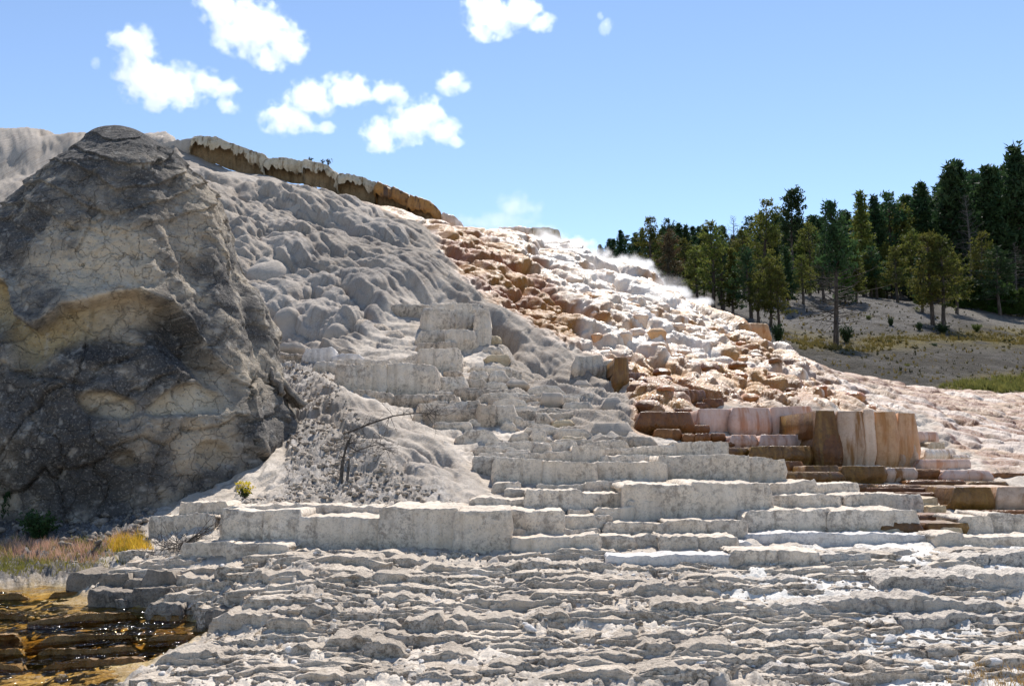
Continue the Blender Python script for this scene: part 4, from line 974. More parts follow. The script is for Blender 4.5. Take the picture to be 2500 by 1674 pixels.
t = NT('weathered_dark_rock')
p = t.pos()
ca = t.n('ShaderNodeAttribute', attribute_name='Col').outputs['Color']
vz = t.n('ShaderNodeTexVoronoi', feature='DISTANCE_TO_EDGE'); vz.inputs['Scale'].default_value = 2.6
wv_ = t.n('ShaderNodeVectorMath', operation='ADD'); nz = t.n('ShaderNodeTexNoise'); nz.inputs['Scale'].default_value = 2.0; nz.inputs['Detail'].default_value = 5; t.l(p, nz.inputs['Vector'])
sc_ = t.n('ShaderNodeVectorMath', operation='SCALE'); sc_.inputs['Scale'].default_value = 0.7; t.l(nz.outputs['Color'], sc_.inputs[0]); t.l(p, wv_.inputs[0]); t.l(sc_.outputs[0], wv_.inputs[1]); t.l(wv_.outputs[0], vz.inputs['Vector'])
crack = t.ramp(vz.outputs['Distance'], 0.0, 0.022, 1.0, 0.0)
spk = t.ramp(t.noise(p, 30, 5, 0.7), 0.52, 0.66)
c2 = t.mix(t.math('MULTIPLY', spk, 0.5), ca, (0.40, 0.36, 0.31))
c2 = t.mix(t.math('MULTIPLY', t.ramp(t.noise(p, 17, 6, 0.7), 0.54, 0.66), 0.6), c2, (0.055, 0.052, 0.05))
c2 = t.mix(t.math('MULTIPLY', crack, t.ramp(t.noise(p, 1.3, 3), 0.52, 0.68, 0, 0.25)), c2, (0.03, 0.026, 0.022))
hb = t.math('ADD', t.noise(p, 7, 9, 0.7), t.math('MULTIPLY', t.noise(t.pos((6, 6, 22)), 1.0, 6, 0.6), 0.5))
hb = t.math('SUBTRACT', hb, t.math('MULTIPLY', crack, 0.5))
M_ROCK = t.done(t.principled(c2, 0.95, t.bump(hb, 0.9, 0.07), 0.15))
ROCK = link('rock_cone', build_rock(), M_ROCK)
tag(ROCK, 'huge dark grey and tan weathered cone of rock standing at the left', 'rock')

# slabs fallen from the cone, leaning at its right foot
def slab(pix, Y, th, mat, seed):
    n = 14
    a, b, c, d = [at(*q, Y + dy) for q, dy in zip(pix, (0, 0, 0.25, 0.25))]
    V = []
    s_ = np.linspace(0, 1, n)
    S, T = np.meshgrid(s_, s_, indexing='ij')
    Pq = (a[None, None] * ((1 - S) * (1 - T))[..., None] + b * (S * (1 - T))[..., None] + c * (S * T)[..., None] + d * ((1 - S) * T)[..., None])
    Pq = Pq + (fbm2(S * 4 + seed, T * 4, 3, seed) * 0.05)[..., None]
    nrm = np.cross(b - a, d - a); nrm /= np.linalg.norm(nrm)
    V = np.concatenate([Pq.reshape(-1, 3), (Pq - nrm * th).reshape(-1, 3)])
    f = grid_faces(n, n); f2 = f[:, ::-1] + n * n
    e = []
    idx = np.arange(n * n).reshape(n, n)
    for ring in (idx[0], idx[-1], idx[:, 0], idx[:, -1]):
        e += [(ring[i], ring[i + 1], ring[i + 1] + n * n, ring[i] + n * n) for i in range(n - 1)]
    cen = V.mean(0)
    return mesh_from('rock_splinter', V - cen, np.concatenate([f, f2, np.array(e)]), smooth=False), cen
M_SLAB = travertine('slab_rock', (0.22, 0.19, 0.16), (0.34, 0.29, 0.235), (0.08, 0.07, 0.06), speck=0.8, bump=0.9)
for i, (pix, lab) in enumerate([([(702, 935), (752, 985), (740, 992), (698, 955)], 'long grey rock slab leaning right at the foot of the dark cone'),
                                ([(672, 968), (702, 1008), (694, 1010), (668, 985)], 'small brown rock splinter lying against the dark cone'),
                                ([(655, 890), (700, 950), (690, 975), (650, 930)], 'upright grey flake on the right flank of the dark cone')]):
    me, cen = slab(pix, 16.9 - 0.15 * i, 0.10, M_SLAB, 30 + i)
    tag(link('rock_splinter', me, M_SLAB, None, tuple(cen)), lab, 'rock')

# ------------------------------------------------------------------ loose stones
def stone_mesh(seed, nr=7, nc=9):
    rgs = np.random.default_rng(seed)
    ph = np.linspace(0.12, np.pi - 0.12, nr); th = np.linspace(0, 2 * np.pi, nc, endpoint=False)
    Ph, Th = np.meshgrid(ph, th, indexing='ij')
    d = np.stack([np.sin(Ph) * np.cos(Th), np.sin(Ph) * np.sin(Th), np.cos(Ph)], -1)
    pl = rgs.normal(size=(9, 3)); pl /= np.linalg.norm(pl, axis=1, keepdims=True); off = rgs.uniform(0.55, 0.95, 9)
    r = np.min(np.where((d @ pl.T) > 0.05, off[None, None] / np.maximum(d @ pl.T, 0.05), 9), -1)
    r = np.minimum(r, 1.25)
    Pm = d * r[..., None] * np.array([1, 0.8, 0.55])
    V = Pm.reshape(-1, 3)
    V = np.concatenate([V, [V[:nc].mean(0) * [1, 1, 1.02]], [V[-nc:].mean(0)]])
    f = grid_faces(nr, nc, True)
    n = nr * nc
    ft = [(n, (i + 1) % nc, i) for i in range(nc)] + [(n + 1, n - nc + i, n - nc + (i + 1) % nc) for i in range(nc)]
    return V, f, np.array(ft)
SV = [stone_mesh(500 + i) for i in range(8)]
SVL = [stone_mesh(500 + i, 4, 6) for i in range(8)]
_stone_me = {}
def stone(x, y, z, s, mat, k, rot):
    key = (k, mat)
    if key not in _stone_me:
        V, f, ft = SV[k]; me = mesh_from('stone', V, f, ft, smooth=False); me.materials.append(M[mat]); _stone_me[key] = me
    o = bpy.data.objects.new('stone', _stone_me[key]); COL.objects.link(o); o.parent = TERRACES
    o.location = (x, y, z); o.scale = (s, s, s * 0.9); o.rotation_euler = rot
    return o
rs = np.random.default_rng(77)
nst = 0
while nst < 210:
    u = rs.uniform(300, 2480); v = rs.uniform(1355, 1665)
    if samp(Z['pool'], np.array([u]), np.array([v]))[0] > 0.05: continue
    Y = hit(u, v)
    if Y is None: continue
    x, yy, _z = at(u, v, Y)
    if fbm2(np.array([x * 1.3]), np.array([yy * 1.3]), 2, 88)[0] < rs.uniform(-0.35, 0.25): continue
    s = rs.uniform(0.018, 0.045) + (0.04 if rs.random() < 0.12 else 0)
    stone(x, yy, surf(x, yy) + s * 0.25, s, ('crumb', 'grey', 'pale', 'white')[int(rs.integers(0, 4))], int(rs.integers(0, 8)), (rs.uniform(-0.4, 0.4), rs.uniform(-0.4, 0.4), rs.uniform(0, 6.3)))
    nst += 1
for (u, v, w, m) in [(652, 1525, 34, 'crumb'), (1560, 1520, 22, 'crumb'), (1760, 1437, 24, 'pale'), (1700, 1515, 30, 'crumb'), (2075, 1525, 48, 'darkwet'), (2145, 1530, 44, 'darkwet'), (2180, 1625, 34, 'crumb'), (2245, 1640, 44, 'crumb'), (2080, 1635, 50, 'crumb'), (2135, 1640, 52, 'crumb'), (2290, 1600, 60, 'crumb'), (705, 1600, 26, 'pale'), (1660, 1640, 36, 'pale'), (1415, 1650, 40, 'pale'), (195, 1655, 24, 'darkwet'), (228, 1660, 26, 'darkwet'), (150, 1640, 30, 'darkwet')]:
    Y = hit(u, v)
    x, yy, _z = at(u, v, Y)
    s = w / F_PX * Y * 0.6
    stone(x, yy, surf(x, yy) + s * 0.2, s, m, int(u) % 8, (0.1, 0.2, u))
def scatter_mesh(n, poly_ok, size, seed, flat=0.7):
    r2 = np.random.default_rng(seed)
    Vs, Fs, Ts, off = [], [], [], 0
    cnt = 0
    while cnt < n:
        i = int(r2.integers(5, int(P.shape[0] * 0.62))); j = int(r2.integers(40, P.shape[1] - 40))
        p3 = P[i, j]; u, v = proj(p3[0], p3[1], p3[2])
        if not poly_ok(float(u), float(v), r2): continue
        V, f, ft = SVL[int(r2.integers(0, 8))]
        s = size * (0.35 + r2.random() ** 3 * 1.6)
        a, b = r2.uniform(0, 6.28), r2.uniform(-0.6, 0.6)
        Rm = np.array(Matrix.Rotation(a, 3, 'Z') @ Matrix.Rotation(b, 3, 'X'))
        W = (V * s) @ Rm.T + p3 + np.array([0, 0, s * 0.15])
        Vs.append(W); Fs.append(f + off); Ts.append(ft + off); off += len(V); cnt += 1
    return mesh_from('rubble', np.concatenate(Vs), np.concatenate(Fs), np.concatenate(Ts), smooth=False)
def ok_fore(u, v, r2):
    return 150 < u < 2520 and 1340 < v < 1690 and samp(Z['pool'], np.array([u]), np.array([v]))[0] < 0.1
def ok_debris(u, v, r2):
    return samp(Z['debris'], np.array([u]), np.array([v]))[0] > r2.uniform(0.3, 0.9)
def ok_shaded_dirt(u, v, r2):
    return -50 < u < 450 and 1210 < v < 1345 and samp(Z['shaded_dirt'], np.array([u]), np.array([v]))[0] > 0.4
for nm, n, ok, sz, mt, lab in [('rubble', 4200, ok_fore, 0.020, 'crumb', 'fine grey rubble strewn over the foreground terraces'), ('bright_rubble', 700, ok_fore, 0.017, 'pale', 'white crumbs of travertine strewn over the foreground terraces'),
                               ('flaky_debris', 1800, ok_debris, 0.036, 'grey', 'flaky grey debris on the slope right of the dark cone'), ('dark_debris', 700, ok_shaded_dirt, 0.05, 'darkwet', 'dark stony debris at the foot of the dark cone')]:
    o = link(nm, scatter_mesh(n, ok, sz, len(nm) * 13, 0.7), M[mt]); tag(o, lab, None, None, 'stuff')
# ------------------------------------------------------------------ wooded hillside behind, right
HPTS = [(1200, 700, 60), (1400, 672, 110), (1500, 678, 100), (1600, 712, 86), (1700, 742, 72), (1760, 772, 62), (1850, 802, 58), (1950, 842, 52), (2100, 882, 48), (2300, 922, 45), (2500, 950, 44), (2850, 965, 44),
        (2050, 835, 57), (2250, 835, 61), (2500, 850, 60), (2850, 870, 60), (1900, 730, 73), (2000, 718, 78), (2100, 728, 80), (2250, 758, 80), (2400, 775, 81), (2520, 792, 80), (2850, 800, 82),
        (1700, 700, 100), (1850, 690, 104), (2000, 685, 106), (2300, 695, 115), (2520, 715, 112), (2850, 700, 115), (1300, 680, 160), (1400, 676, 160), (1500, 672, 155), (1800, 655, 152), (2100, 630, 160), (2300, 605, 165), (2520, 580, 172), (2900, 560, 175), (1300, 700, 215), (1800, 690, 215), (2300, 660, 215), (2900, 640, 215),
        (1900, 915, 40), (2300, 985, 37), (2650, 1000, 37), (1300, 830, 46), (1600, 850, 45)]
HLAND = TPS(np.array([at(*q) for q in HPTS]), 0.05)
def hill_z(x, y): return HLAND(x, y)
na, nr_ = 220, 200
aa = np.linspace(-0.12, 0.78, na); r_ = np.exp(np.linspace(math.log(36), math.log(210), nr_))
Rr, Aa = np.meshgrid(r_, aa, indexing='ij')
hx = Rr * np.sin(Aa); hy = Rr * np.cos(Aa); hz = hill_z(hx, hy)
hz = hz + fbm2(hx * 0.12, hy * 0.12, 3, 5) * 0.5 + fbm2(hx * 0.5, hy * 0.5, 4, 6) * 0.16 + np.abs(fbm2(hx * 1.6, hy * 1.6, 3, 7)) * 0.10
hu, hv = proj(hx, hy, hz)
def C(*c): return np.array(c, np.float32)
def mixc(b, c, m): return b + (c - b) * np.clip(m, 0, 1)[..., None]
n1 = fbm2(hx * 0.18, hy * 0.18, 4, 11); n2 = fbm2(hx * 0.8, hy * 0.8, 4, 12); n3 = fbm2(hx * 2.2, hy * 2.2, 2, 13)
hc = np.broadcast_to(C(0.095, 0.083, 0.068), hx.shape + (3,)).copy()
hc = mixc(hc, C(0.15, 0.135, 0.118), sstep(-0.1, 0.35, n2 + 0.4 * n3))
hc = mixc(hc, C(0.05, 0.045, 0.036), sstep(0.1, 0.4, n1 + 0.6 * n3) * 0.6)
ash = raster([(1750, 690), (2000, 700), (2200, 735), (2320, 780), (2350, 810), (2150, 800), (2000, 830), (1850, 800), (1770, 750)], 6)
hc = mixc(hc, C(0.225, 0.208, 0.192), samp(ash, hu, hv) * sstep(-0.3, 0.3, n2 + 0.3))
pathz = raster([(2290, 740), (2380, 755), (2600, 815), (2600, 850), (2450, 800), (2300, 762)], 3)
hc = mixc(hc, C(0.26, 0.235, 0.205), samp(pathz, hu, hv))
grassz = raster([(1900, 800), (2050, 830), (2250, 820), (2450, 800), (2600, 810), (2600, 850), (2300, 838), (2150, 858), (1960, 850)], 5) + raster([(2250, 955), (2400, 915), (2600, 905), (2600, 960), (2480, 962)], 4)
hc = mixc(hc, C(0.24, 0.19, 0.06), samp(grassz, hu, hv) * sstep(-0.3, 0.2, n2 + 0.15) * 0.85)
forest = sstep(95, 108, hy)
hc = mixc(hc, C(0.07, 0.065, 0.035), forest)
th_ = NT('hillside_soil')
ph_ = th_.pos()
ca = th_.n('ShaderNodeAttribute', attribute_name='Col').outputs['Color']
cx_ = th_.mix(th_.math('MULTIPLY', th_.ramp(th_.noise(ph_, 3.5, 6, 0.7), 0.48, 0.66), 0.55), ca, (0.10, 0.09, 0.065))
cx_ = th_.mix(th_.math('MULTIPLY', th_.ramp(th_.noise(ph_, 9, 4, 0.7), 0.54, 0.68), 0.4), cx_, (0.26, 0.24, 0.21))
M_HILL = th_.done(th_.principled(cx_, 0.95, th_.bump(th_.noise(ph_, 2.5, 8, 0.7), 1.0, 0.7), 0.1))
HS = link('hillside', mesh_from('hillside', np.stack([hx, hy, hz], -1), grid_faces(nr_, na), attrs={'Col': hc.reshape(-1, 3)}), M_HILL)
tag(HS, 'grey ashy hillside with dry grass below the forest', None, None, 'structure')
def hsurf(x, y):
    return float(hill_z(np.array([x]), np.array([y]))[0] + fbm2(np.array([x * 0.12]), np.array([y * 0.12]), 3, 5)[0] * 0.5)
def hhit(u, v): return hit(u, v, hill_z, 37, 200, 700)

# ------------------------------------------------------------------ trees
def leaf_mat(name, c1, c2, trans=0.35, scale=0.6):
    t = NT(name)
    oi = t.n('ShaderNodeObjectInfo').outputs['Random']
    c = t.mix(t.ramp(t.noise(t.pos(), scale, 3), 0.35, 0.65), c1, c2)
    hs = t.n('ShaderNodeHueSaturation'); t.l(c, hs.inputs['Color'])
    t.l(t.math('ADD', 0.75, t.math('MULTIPLY', oi, 0.5)), hs.inputs['Value'])
    t.l(t.math('ADD', 0.485, t.math('MULTIPLY', oi, 0.03)), hs.inputs['Hue'])
    d = t.principled(hs.outputs[0], 0.7, None, 0.2)
    tr = t.n('ShaderNodeBsdfTranslucent'); t.l(hs.outputs[0], tr.inputs[0])
    mx = t.n('ShaderNodeMixShader'); mx.inputs[0].default_value = trans
    t.l(d.outputs[0], mx.inputs[1]); t.l(tr.outputs[0], mx.inputs[2]); t.l(mx.outputs[0], t.out.inputs[0])
    return t.m
LEAF = {'fir': leaf_mat('dark_fir_needles', (0.025, 0.055, 0.022), (0.05, 0.085, 0.028), 0.35),
        'pine': leaf_mat('olive_pine_needles', (0.075, 0.095, 0.02), (0.14, 0.14, 0.03), 0.5),
        'green': leaf_mat('fresh_green_needles', (0.05, 0.10, 0.02), (0.09, 0.15, 0.03), 0.45),
        'rusty': leaf_mat('dry_red_needles', (0.10, 0.062, 0.03), (0.085, 0.07, 0.035), 0.35),
        'shrub': leaf_mat('dark_shrub_leaves', (0.02, 0.045, 0.018), (0.04, 0.07, 0.022), 0.3, 3)}
tb = NT('bark'); pb = tb.pos((8, 8, 1.5))
M_BARK = tb.done(tb.principled(tb.mix(tb.ramp(tb.noise(pb, 1.5, 5, 0.7), 0.4, 0.62), (0.055, 0.042, 0.032), (0.13, 0.105, 0.085)), 0.95, tb.bump(tb.noise(pb, 2, 6, 0.7), 0.8, 0.05), 0.1))
tb = NT('bare_wood'); pb = tb.pos((6, 6, 6))
M_DEAD = tb.done(tb.principled(tb.mix(tb.ramp(tb.noise(pb, 1.5, 5, 0.7), 0.4, 0.62), (0.06, 0.05, 0.042), (0.15, 0.13, 0.115)), 0.9, tb.bump(tb.noise(pb, 2, 6, 0.7), 0.6, 0.03), 0.15))
def tufts(cen, size, n_per, spread, rg2, up=0.3):
    """needle sprays: slim triangles round each centre"""
    cen = np.repeat(np.asarray(cen), n_per, axis=0); n = len(cen)
    c = cen + rg2.normal(size=(n, 3)) * spread
    d = rg2.normal(size=(n, 3)); d[:, 2] += up; d /= np.linalg.norm(d, axis=1, keepdims=True)
    w = np.cross(d, rg2.normal(size=(n, 3))); w /= np.linalg.norm(w, axis=1, keepdims=True) + 1e-9
    s = size * rg2.uniform(0.6, 1.4, (n, 1))
    V = np.stack([c - w * s * 0.30, c + w * s * 0.30, c + d * s], 1).reshape(-1, 3)
    return V, np.arange(3 * n).reshape(-1, 3)
def conifer(seed, kind):
    """unit-height tree: (trunk and limbs mesh builder, crown mesh builder or None)"""
    r2 = np.random.default_rng(seed)
    T, Cn, Lb = MB(), MB(), MB()
    lean = r2.normal(size=2) * 0.02
    def axis(t): return np.array([lean[0] * t + 0.012 * math.sin(5 * t + seed), lean[1] * t + 0.012 * math.cos(4 * t + seed), t])
    ts = np.linspace(-0.03, 1, 12)
    T.tube([axis(t) for t in ts], 0.020 * (1 - np.clip(ts, 0, 1) * 0.93) * (1.25 if kind == 'pine' else 1.0), 7)
    if kind == 'fir': t0, nb, R, pw = 0.10, 120, 0.20, 0.85
    elif kind == 'slim': t0, nb, R, pw = 0.16, 100, 0.135, 0.75
    elif kind == 'pine': t0, nb, R, pw = 0.24, 85, 0.25, 0.55
    elif kind == 'tuft': t0, nb, R, pw = 0.45, 55, 0.20, 0.35
    elif kind == 'half': t0, nb, R, pw = 0.16, 110, 0.20, 0.6
    else: t0, nb, R, pw = 0.12, 75, 0.17, 0.6
    cents = []
    for b in range(nb):
        q = (b + r2.random()) / nb
        t = t0 + (0.985 - t0) * q ** 0.92
        if kind in ('pine', 'tuft') and r2.random() < 0.30: continue
        az = b * 2.4 + r2.normal() * 0.5
        ln = R * (1 - q) ** pw * r2.uniform(0.55, 1.15) + 0.02
        if kind == 'tuft': ln = R * r2.uniform(0.4, 1.0) * (0.35 + 0.65 * math.sin(min(1, (1 - q) * 1.6) * math.pi / 2))
        if kind in ('fir', 'slim'): rise = -0.25 + 0.55 * q + r2.normal() * 0.1
        elif kind == 'tuft': rise = 0.5 + r2.normal() * 0.25
        else: rise = -0.05 + 0.6 * q + r2.normal() * 0.2
        o = axis(t); d = np.array([math.cos(az), math.sin(az), rise]); d /= np.linalg.norm(d)
        m = 5
        pts_ = [o + d * ln * k / (m - 1) + np.array([0, 0, (0.10 if kind != 'dead' else -0.12) * ln * (k / (m - 1)) ** 2]) for k in range(m)]
        Lb.tube(pts_, np.linspace(0.0042, 0.0010, m) * (0.6 + ln * 3), 3)
        bare = kind == 'dead' or (kind == 'half' and t < 0.52)
        if kind in ('dead', 'half') and bare:
            for k in (2, 3, 4):
                e = np.array(pts_[k - 1]); dd = d + r2.normal(size=3) * 0.6; Lb.tube([e, e + dd * ln * 0.3, e + dd * ln * 0.45 + [0, 0, 0.01]], [0.0016, 0.001, 0.0006], 3)
        if not bare:
            if kind in ('fir', 'slim', 'half'):
                f = np.linspace(0.18, 1.03, max(3, int(ln / 0.018)))
            else:
                f = np.concatenate([np.linspace(0.45, 1.05, max(3, int(ln / 0.026)))])
            side = np.cross(d, [0, 0, 1.0]); side /= np.linalg.norm(side) + 1e-9
            for ff in f:
                wdt = ln * 0.32 * (1.1 - abs(ff - 0.5))
                pcen = o + d * ln * ff + np.array([0, 0, 0.10 * ln * ff ** 2])
                for _ in range(2 if kind in ('fir', 'slim', 'half') else 2):
                    cents.append(pcen + side * r2.uniform(-1, 1) * wdt + np.array([0, 0, r2.normal() * 0.008]))
    if cents:
        sz = {'fir': 0.030, 'slim': 0.028, 'pine': 0.028, 'tuft': 0.030, 'half': 0.028}[kind]
        npr = {'fir': 4, 'slim': 4, 'pine': 4, 'tuft': 6, 'half': 3}[kind]
        V, f = tufts(cents, sz, npr, 0.009 if kind in ('fir', 'slim', 'half') else 0.013, r2, 0.15 if kind in ('fir', 'slim') else 0.7)
        Cn.add(V, t=f)
    return T.mesh('trunk'), (Cn.mesh('crown', False) if cents else None), Lb.mesh('limbs')
LIB = {}
for kd, n in (('fir', 4), ('slim', 3), ('pine', 5), ('tuft', 2), ('half', 2), ('dead', 3)):
    LIB[kd] = [conifer(700 + 10 * i + len(kd) * 101, kd) for i in range(n)]
_mm = {}
def with_mat(me, mat):
    k = (me.name, mat.name)
    if k not in _mm:
        c = me.copy(); c.materials.clear(); c.materials.append(mat); _mm[k] = c
    return _mm[k]
ntree = [0]
def tree(u, vtop, vbase, kind, label, leaf=None, group=None, Y=None, wide=1.0):
    Yh = Y or hhit(u, vbase)
    if Yh is None: return None
    x, y, z = at(u, vbase, Yh)
    z = hsurf(x, y)
    H = at(u, vtop, Yh)[2] - z
    ntree[0] += 1
    trunk, crown, limbs = LIB[kind][ntree[0] % len(LIB[kind])]
    nm = {'fir': 'fir_tree', 'slim': 'fir_tree', 'pine': 'pine_tree', 'tuft': 'pine_tree', 'half': 'pine_tree', 'dead': 'dead_tree'}[kind]
    e = empty(nm, (x, y, z - 0.1), ntree[0] * 1.7)
    e.scale = (H * wide, H * wide, H)
    lm = LEAF[leaf or ('fir' if kind in ('fir', 'slim') else 'pine')]
    tk = link('trunk', with_mat(trunk, M_DEAD if kind == 'dead' else M_BARK), None, e)
    link('limbs', with_mat(limbs, M_DEAD if kind in ('dead', 'half') else M_BARK), None, tk)
    if crown: link('crown', with_mat(crown, lm), None, e)
    tag(e, label, 'tree', group)
    return e
G1 = 'conifers on the hillside'
TREES = [
 (1425, 580, 650, 'dead', 'tiny bare dead tree at the left end of the tree line'), (1443, 598, 662, 'slim', 'smallest dark fir at the left end of the tree line'), (1464, 583, 668, 'fir', 'small dark fir, second from the left end of the tree line'),
 (1484, 580, 670, 'slim', 'slim dark fir, third from the left end of the tree line'), (1515, 560, 676, 'fir', 'pointed dark fir left of the first tall pine'), (1589, 530, 700, 'pine', 'tall open pine, first big tree right of the steam'),
 (1631, 560, 722, 'pine', 'thin pine with rusty red needles beside the steam', 'rusty'), (1637, 537, 690, 'pine', 'round topped dark pine behind the rusty one', 'fir'), (1660, 543, 692, 'fir', 'dark fir right of the round topped pine', 'fir'), (1679, 548, 695, 'fir', 'dark fir touching the left side of the broad olive pine', 'fir'),
 (1741, 541, 755, 'pine', 'broad olive pine with a straight dark trunk, left of the ashy slope'), (1795, 525, 700, 'dead', 'bare grey snag rising out of the middle of the forest'), (1866, 490, 720, 'pine', 'wide many topped pine at the middle of the tree line'),
 (1882, 625, 792, 'pine', 'lower olive pine pair member standing just behind the orange ledge'), (1901, 650, 796, 'pine', 'dark trunked pine right above the orange ledge'), (1940, 466, 712, 'tuft', 'tall bare trunked pine with a tufted flat crown', 'fir'),
 (1978, 545, 717, 'pine', 'pine before the tan boulder on the ashy slope'), (2044, 490, 842, 'half', 'half dead pine with bare lower branches and thick trunk', 'fir'), (2112, 467, 725, 'slim', 'tall slim pointed pine with olive branches', 'pine'),
 (2146, 476, 716, 'slim', 'dark spire right behind the tall slim pine'), (2178, 470, 718, 'pine', 'round topped dark pine left of the big firs', 'fir'), (2202, 498, 720, 'pine', 'shorter pine in the gap left of the big firs'), (2246, 443, 722, 'fir', 'broad dark fir left of the twin tall firs'),
 (2330, 399, 735, 'fir', 'left one of the twin tall dark firs'), (2356, 391, 735, 'fir', 'right one of the twin tall dark firs'), (2416, 404, 740, 'fir', 'dark fir with a rounded top right of the twin firs'), (2441, 407, 742, 'slim', 'narrow dark fir near the right edge'),
 (2494, 353, 745, 'fir', 'tallest dark fir at the right edge'), (2305, 572, 795, 'pine', 'olive pine in front of the twin tall firs'), (2274, 566, 788, 'pine', 'dull olive pine left of the one before the twin firs'), (2404, 568, 765, 'pine', 'yellowish young pine right of the path head', 'pine'),
 (2486, 590, 770, 'dead', 'dead tree with curved pale branches at the right edge'), (2125, 560, 720, 'pine', 'olive pine under the tall slim pine'), (2065, 610, 735, 'fir', 'green young fir right of the half dead pine', 'green'), (1720, 625, 742, 'pine', 'low bright olive pine at the edge of the steam', 'green'),
 (1815, 560, 715, 'pine', 'olive pine between the broad pine and the many topped one'), (2230, 560, 735, 'pine', 'olive pine standing under the broad dark fir'), (2165, 590, 725, 'slim', 'narrow olive pine in the middle of the wood', 'pine'),
 (1768, 640, 748, 'dead', 'thin bare stem beside the broad olive pine'), (2372, 470, 745, 'dead', 'pale dead tree between the twin firs and the right edge')]
for a in TREES:
    tree(a[0], a[1], a[2], a[3], a[4], a[5] if len(a) > 5 else None, G1, wide=1.0)
r3 = np.random.default_rng(91)
SKY_U = [1400, 1440, 1520, 1590, 1680, 1740, 1800, 1870, 1940, 2040, 2110, 2180, 2250, 2340, 2440, 2500, 2650]
SKY_V = [602, 598, 566, 550, 550, 550, 545, 515, 530, 520, 500, 490, 465, 415, 420, 380, 370]
NF = 120
for k in range(NF):
    u = 1440 + (2680 - 1440) * (k + r3.random()) / NF
    vt = np.interp(u, SKY_U, SKY_V) + r3.uniform(0, 1) ** 2.0 * 55
    Yt = r3.uniform(106, 150)
    x, y, _z = at(u, 700, Yt); z = hsurf(x, y)
    vb = proj(x, y, z)[1]
    if vb - vt < 30: vt = vb - 40
    tree(u, vt, float(vb), ('fir', 'fir', 'slim', 'pine')[int(r3.integers(0, 4))], 'dark conifer packed in the dense forest behind the nearer pines', 'fir', 'forest conifers behind', Y=Yt, wide=1.35)
for k in range(48):
    u = 1570 + (2480 - 1570) * (k + r3.random()) / 48
    Yt = r3.uniform(84, 104) if u < 2330 else r3.uniform(98, 112)
    x, y, _z = at(u, 700, Yt); vb = float(proj(x, y, hsurf(x, y))[1])
    tree(u, vb - r3.uniform(60, 135), vb, ('pine', 'pine', 'slim', 'fir')[int(r3.integers(0, 4))], 'olive or dark conifer of middle height filling the forest edge between the taller trees', ('pine', 'fir', 'pine')[int(r3.integers(0, 3))], 'mid height conifers along the forest edge', Y=Yt, wide=1.25)
for k, (u, vt, vb) in enumerate([(1700, 600, 742), (1765, 590, 752), (1792, 605, 760), (1832, 600, 772), (1852, 645, 783), (1925, 600, 745), (1960, 620, 740), (2012, 600, 735), (2090, 590, 735), (2140, 600, 735), (2192, 600, 745), (2250, 605, 762), (2335, 615, 772), (2442, 600, 778)]):
    tree(u, vt, vb, ('pine', 'pine', 'slim')[k % 3], 'olive or dark conifer of middle height filling the forest edge between the taller trees', ('pine', 'fir')[k % 2], 'mid height conifers along the forest edge', wide=1.15)
ORD = ('first', 'second', 'third', 'fourth', 'fifth', 'sixth', 'seventh', 'eighth', 'ninth', 'tenth', 'eleventh')
for k, u in enumerate((2135, 2180, 2210, 2326, 2350, 2372, 2395, 2428, 2450, 2470, 2496)):
    tree(u, 690 + 12 * math.sin(k * 2.1), 748 + (u - 2326) * 0.15 + (8 if u > 2300 else -15), 'fir', 'young bright green fir, %s from the left in the row along the forest edge' % ORD[k], 'green', 'young firs at the forest edge', wide=1.6)

# ------------------------------------------------------------------ shrubs, grass, dead wood
def shrub_mesh(seed, n=260, sz=0.10, h=1.0):
    r2 = np.random.default_rng(seed); S, Lf = MB(), MB(); c = []
    for k in range(26):
        a = r2.uniform(0, 6.28); ln = r2.uniform(0.5, 1.0) * h; sp = r2.uniform(0.1, 0.55)
        pts_ = [np.array([math.cos(a) * sp * q, math.sin(a) * sp * q, ln * q ** 0.8]) for q in (0, 0.35, 0.7, 1)]
        S.tube(pts_, [0.014, 0.010, 0.006, 0.003], 3)
        for q in np.linspace(0.2, 1.03, 14):
            c.append(np.array([math.cos(a) * sp * q, math.sin(a) * sp * q, ln * q ** 0.8]) + r2.normal(size=3) * 0.05)
    V, f = tufts(c, sz, 5, 0.04, r2, 0.6); Lf.add(V, t=f)
    return S.mesh('stems'), Lf.mesh('foliage', False)
SHR = [shrub_mesh(900 + i) for i in range(4)]
def shrub(x, y, z, w, h, label, leaf='shrub', k=0, group=None):
    e = empty('shrub', (x, y, z), k * 1.3); e.scale = (w, w, h)
    a, b = SHR[k % 4]
    link('stems', with_mat(a, M_BARK), None, e); link('foliage', with_mat(b, LEAF[leaf]), None, e)
    return tag(e, label, 'shrub', group)
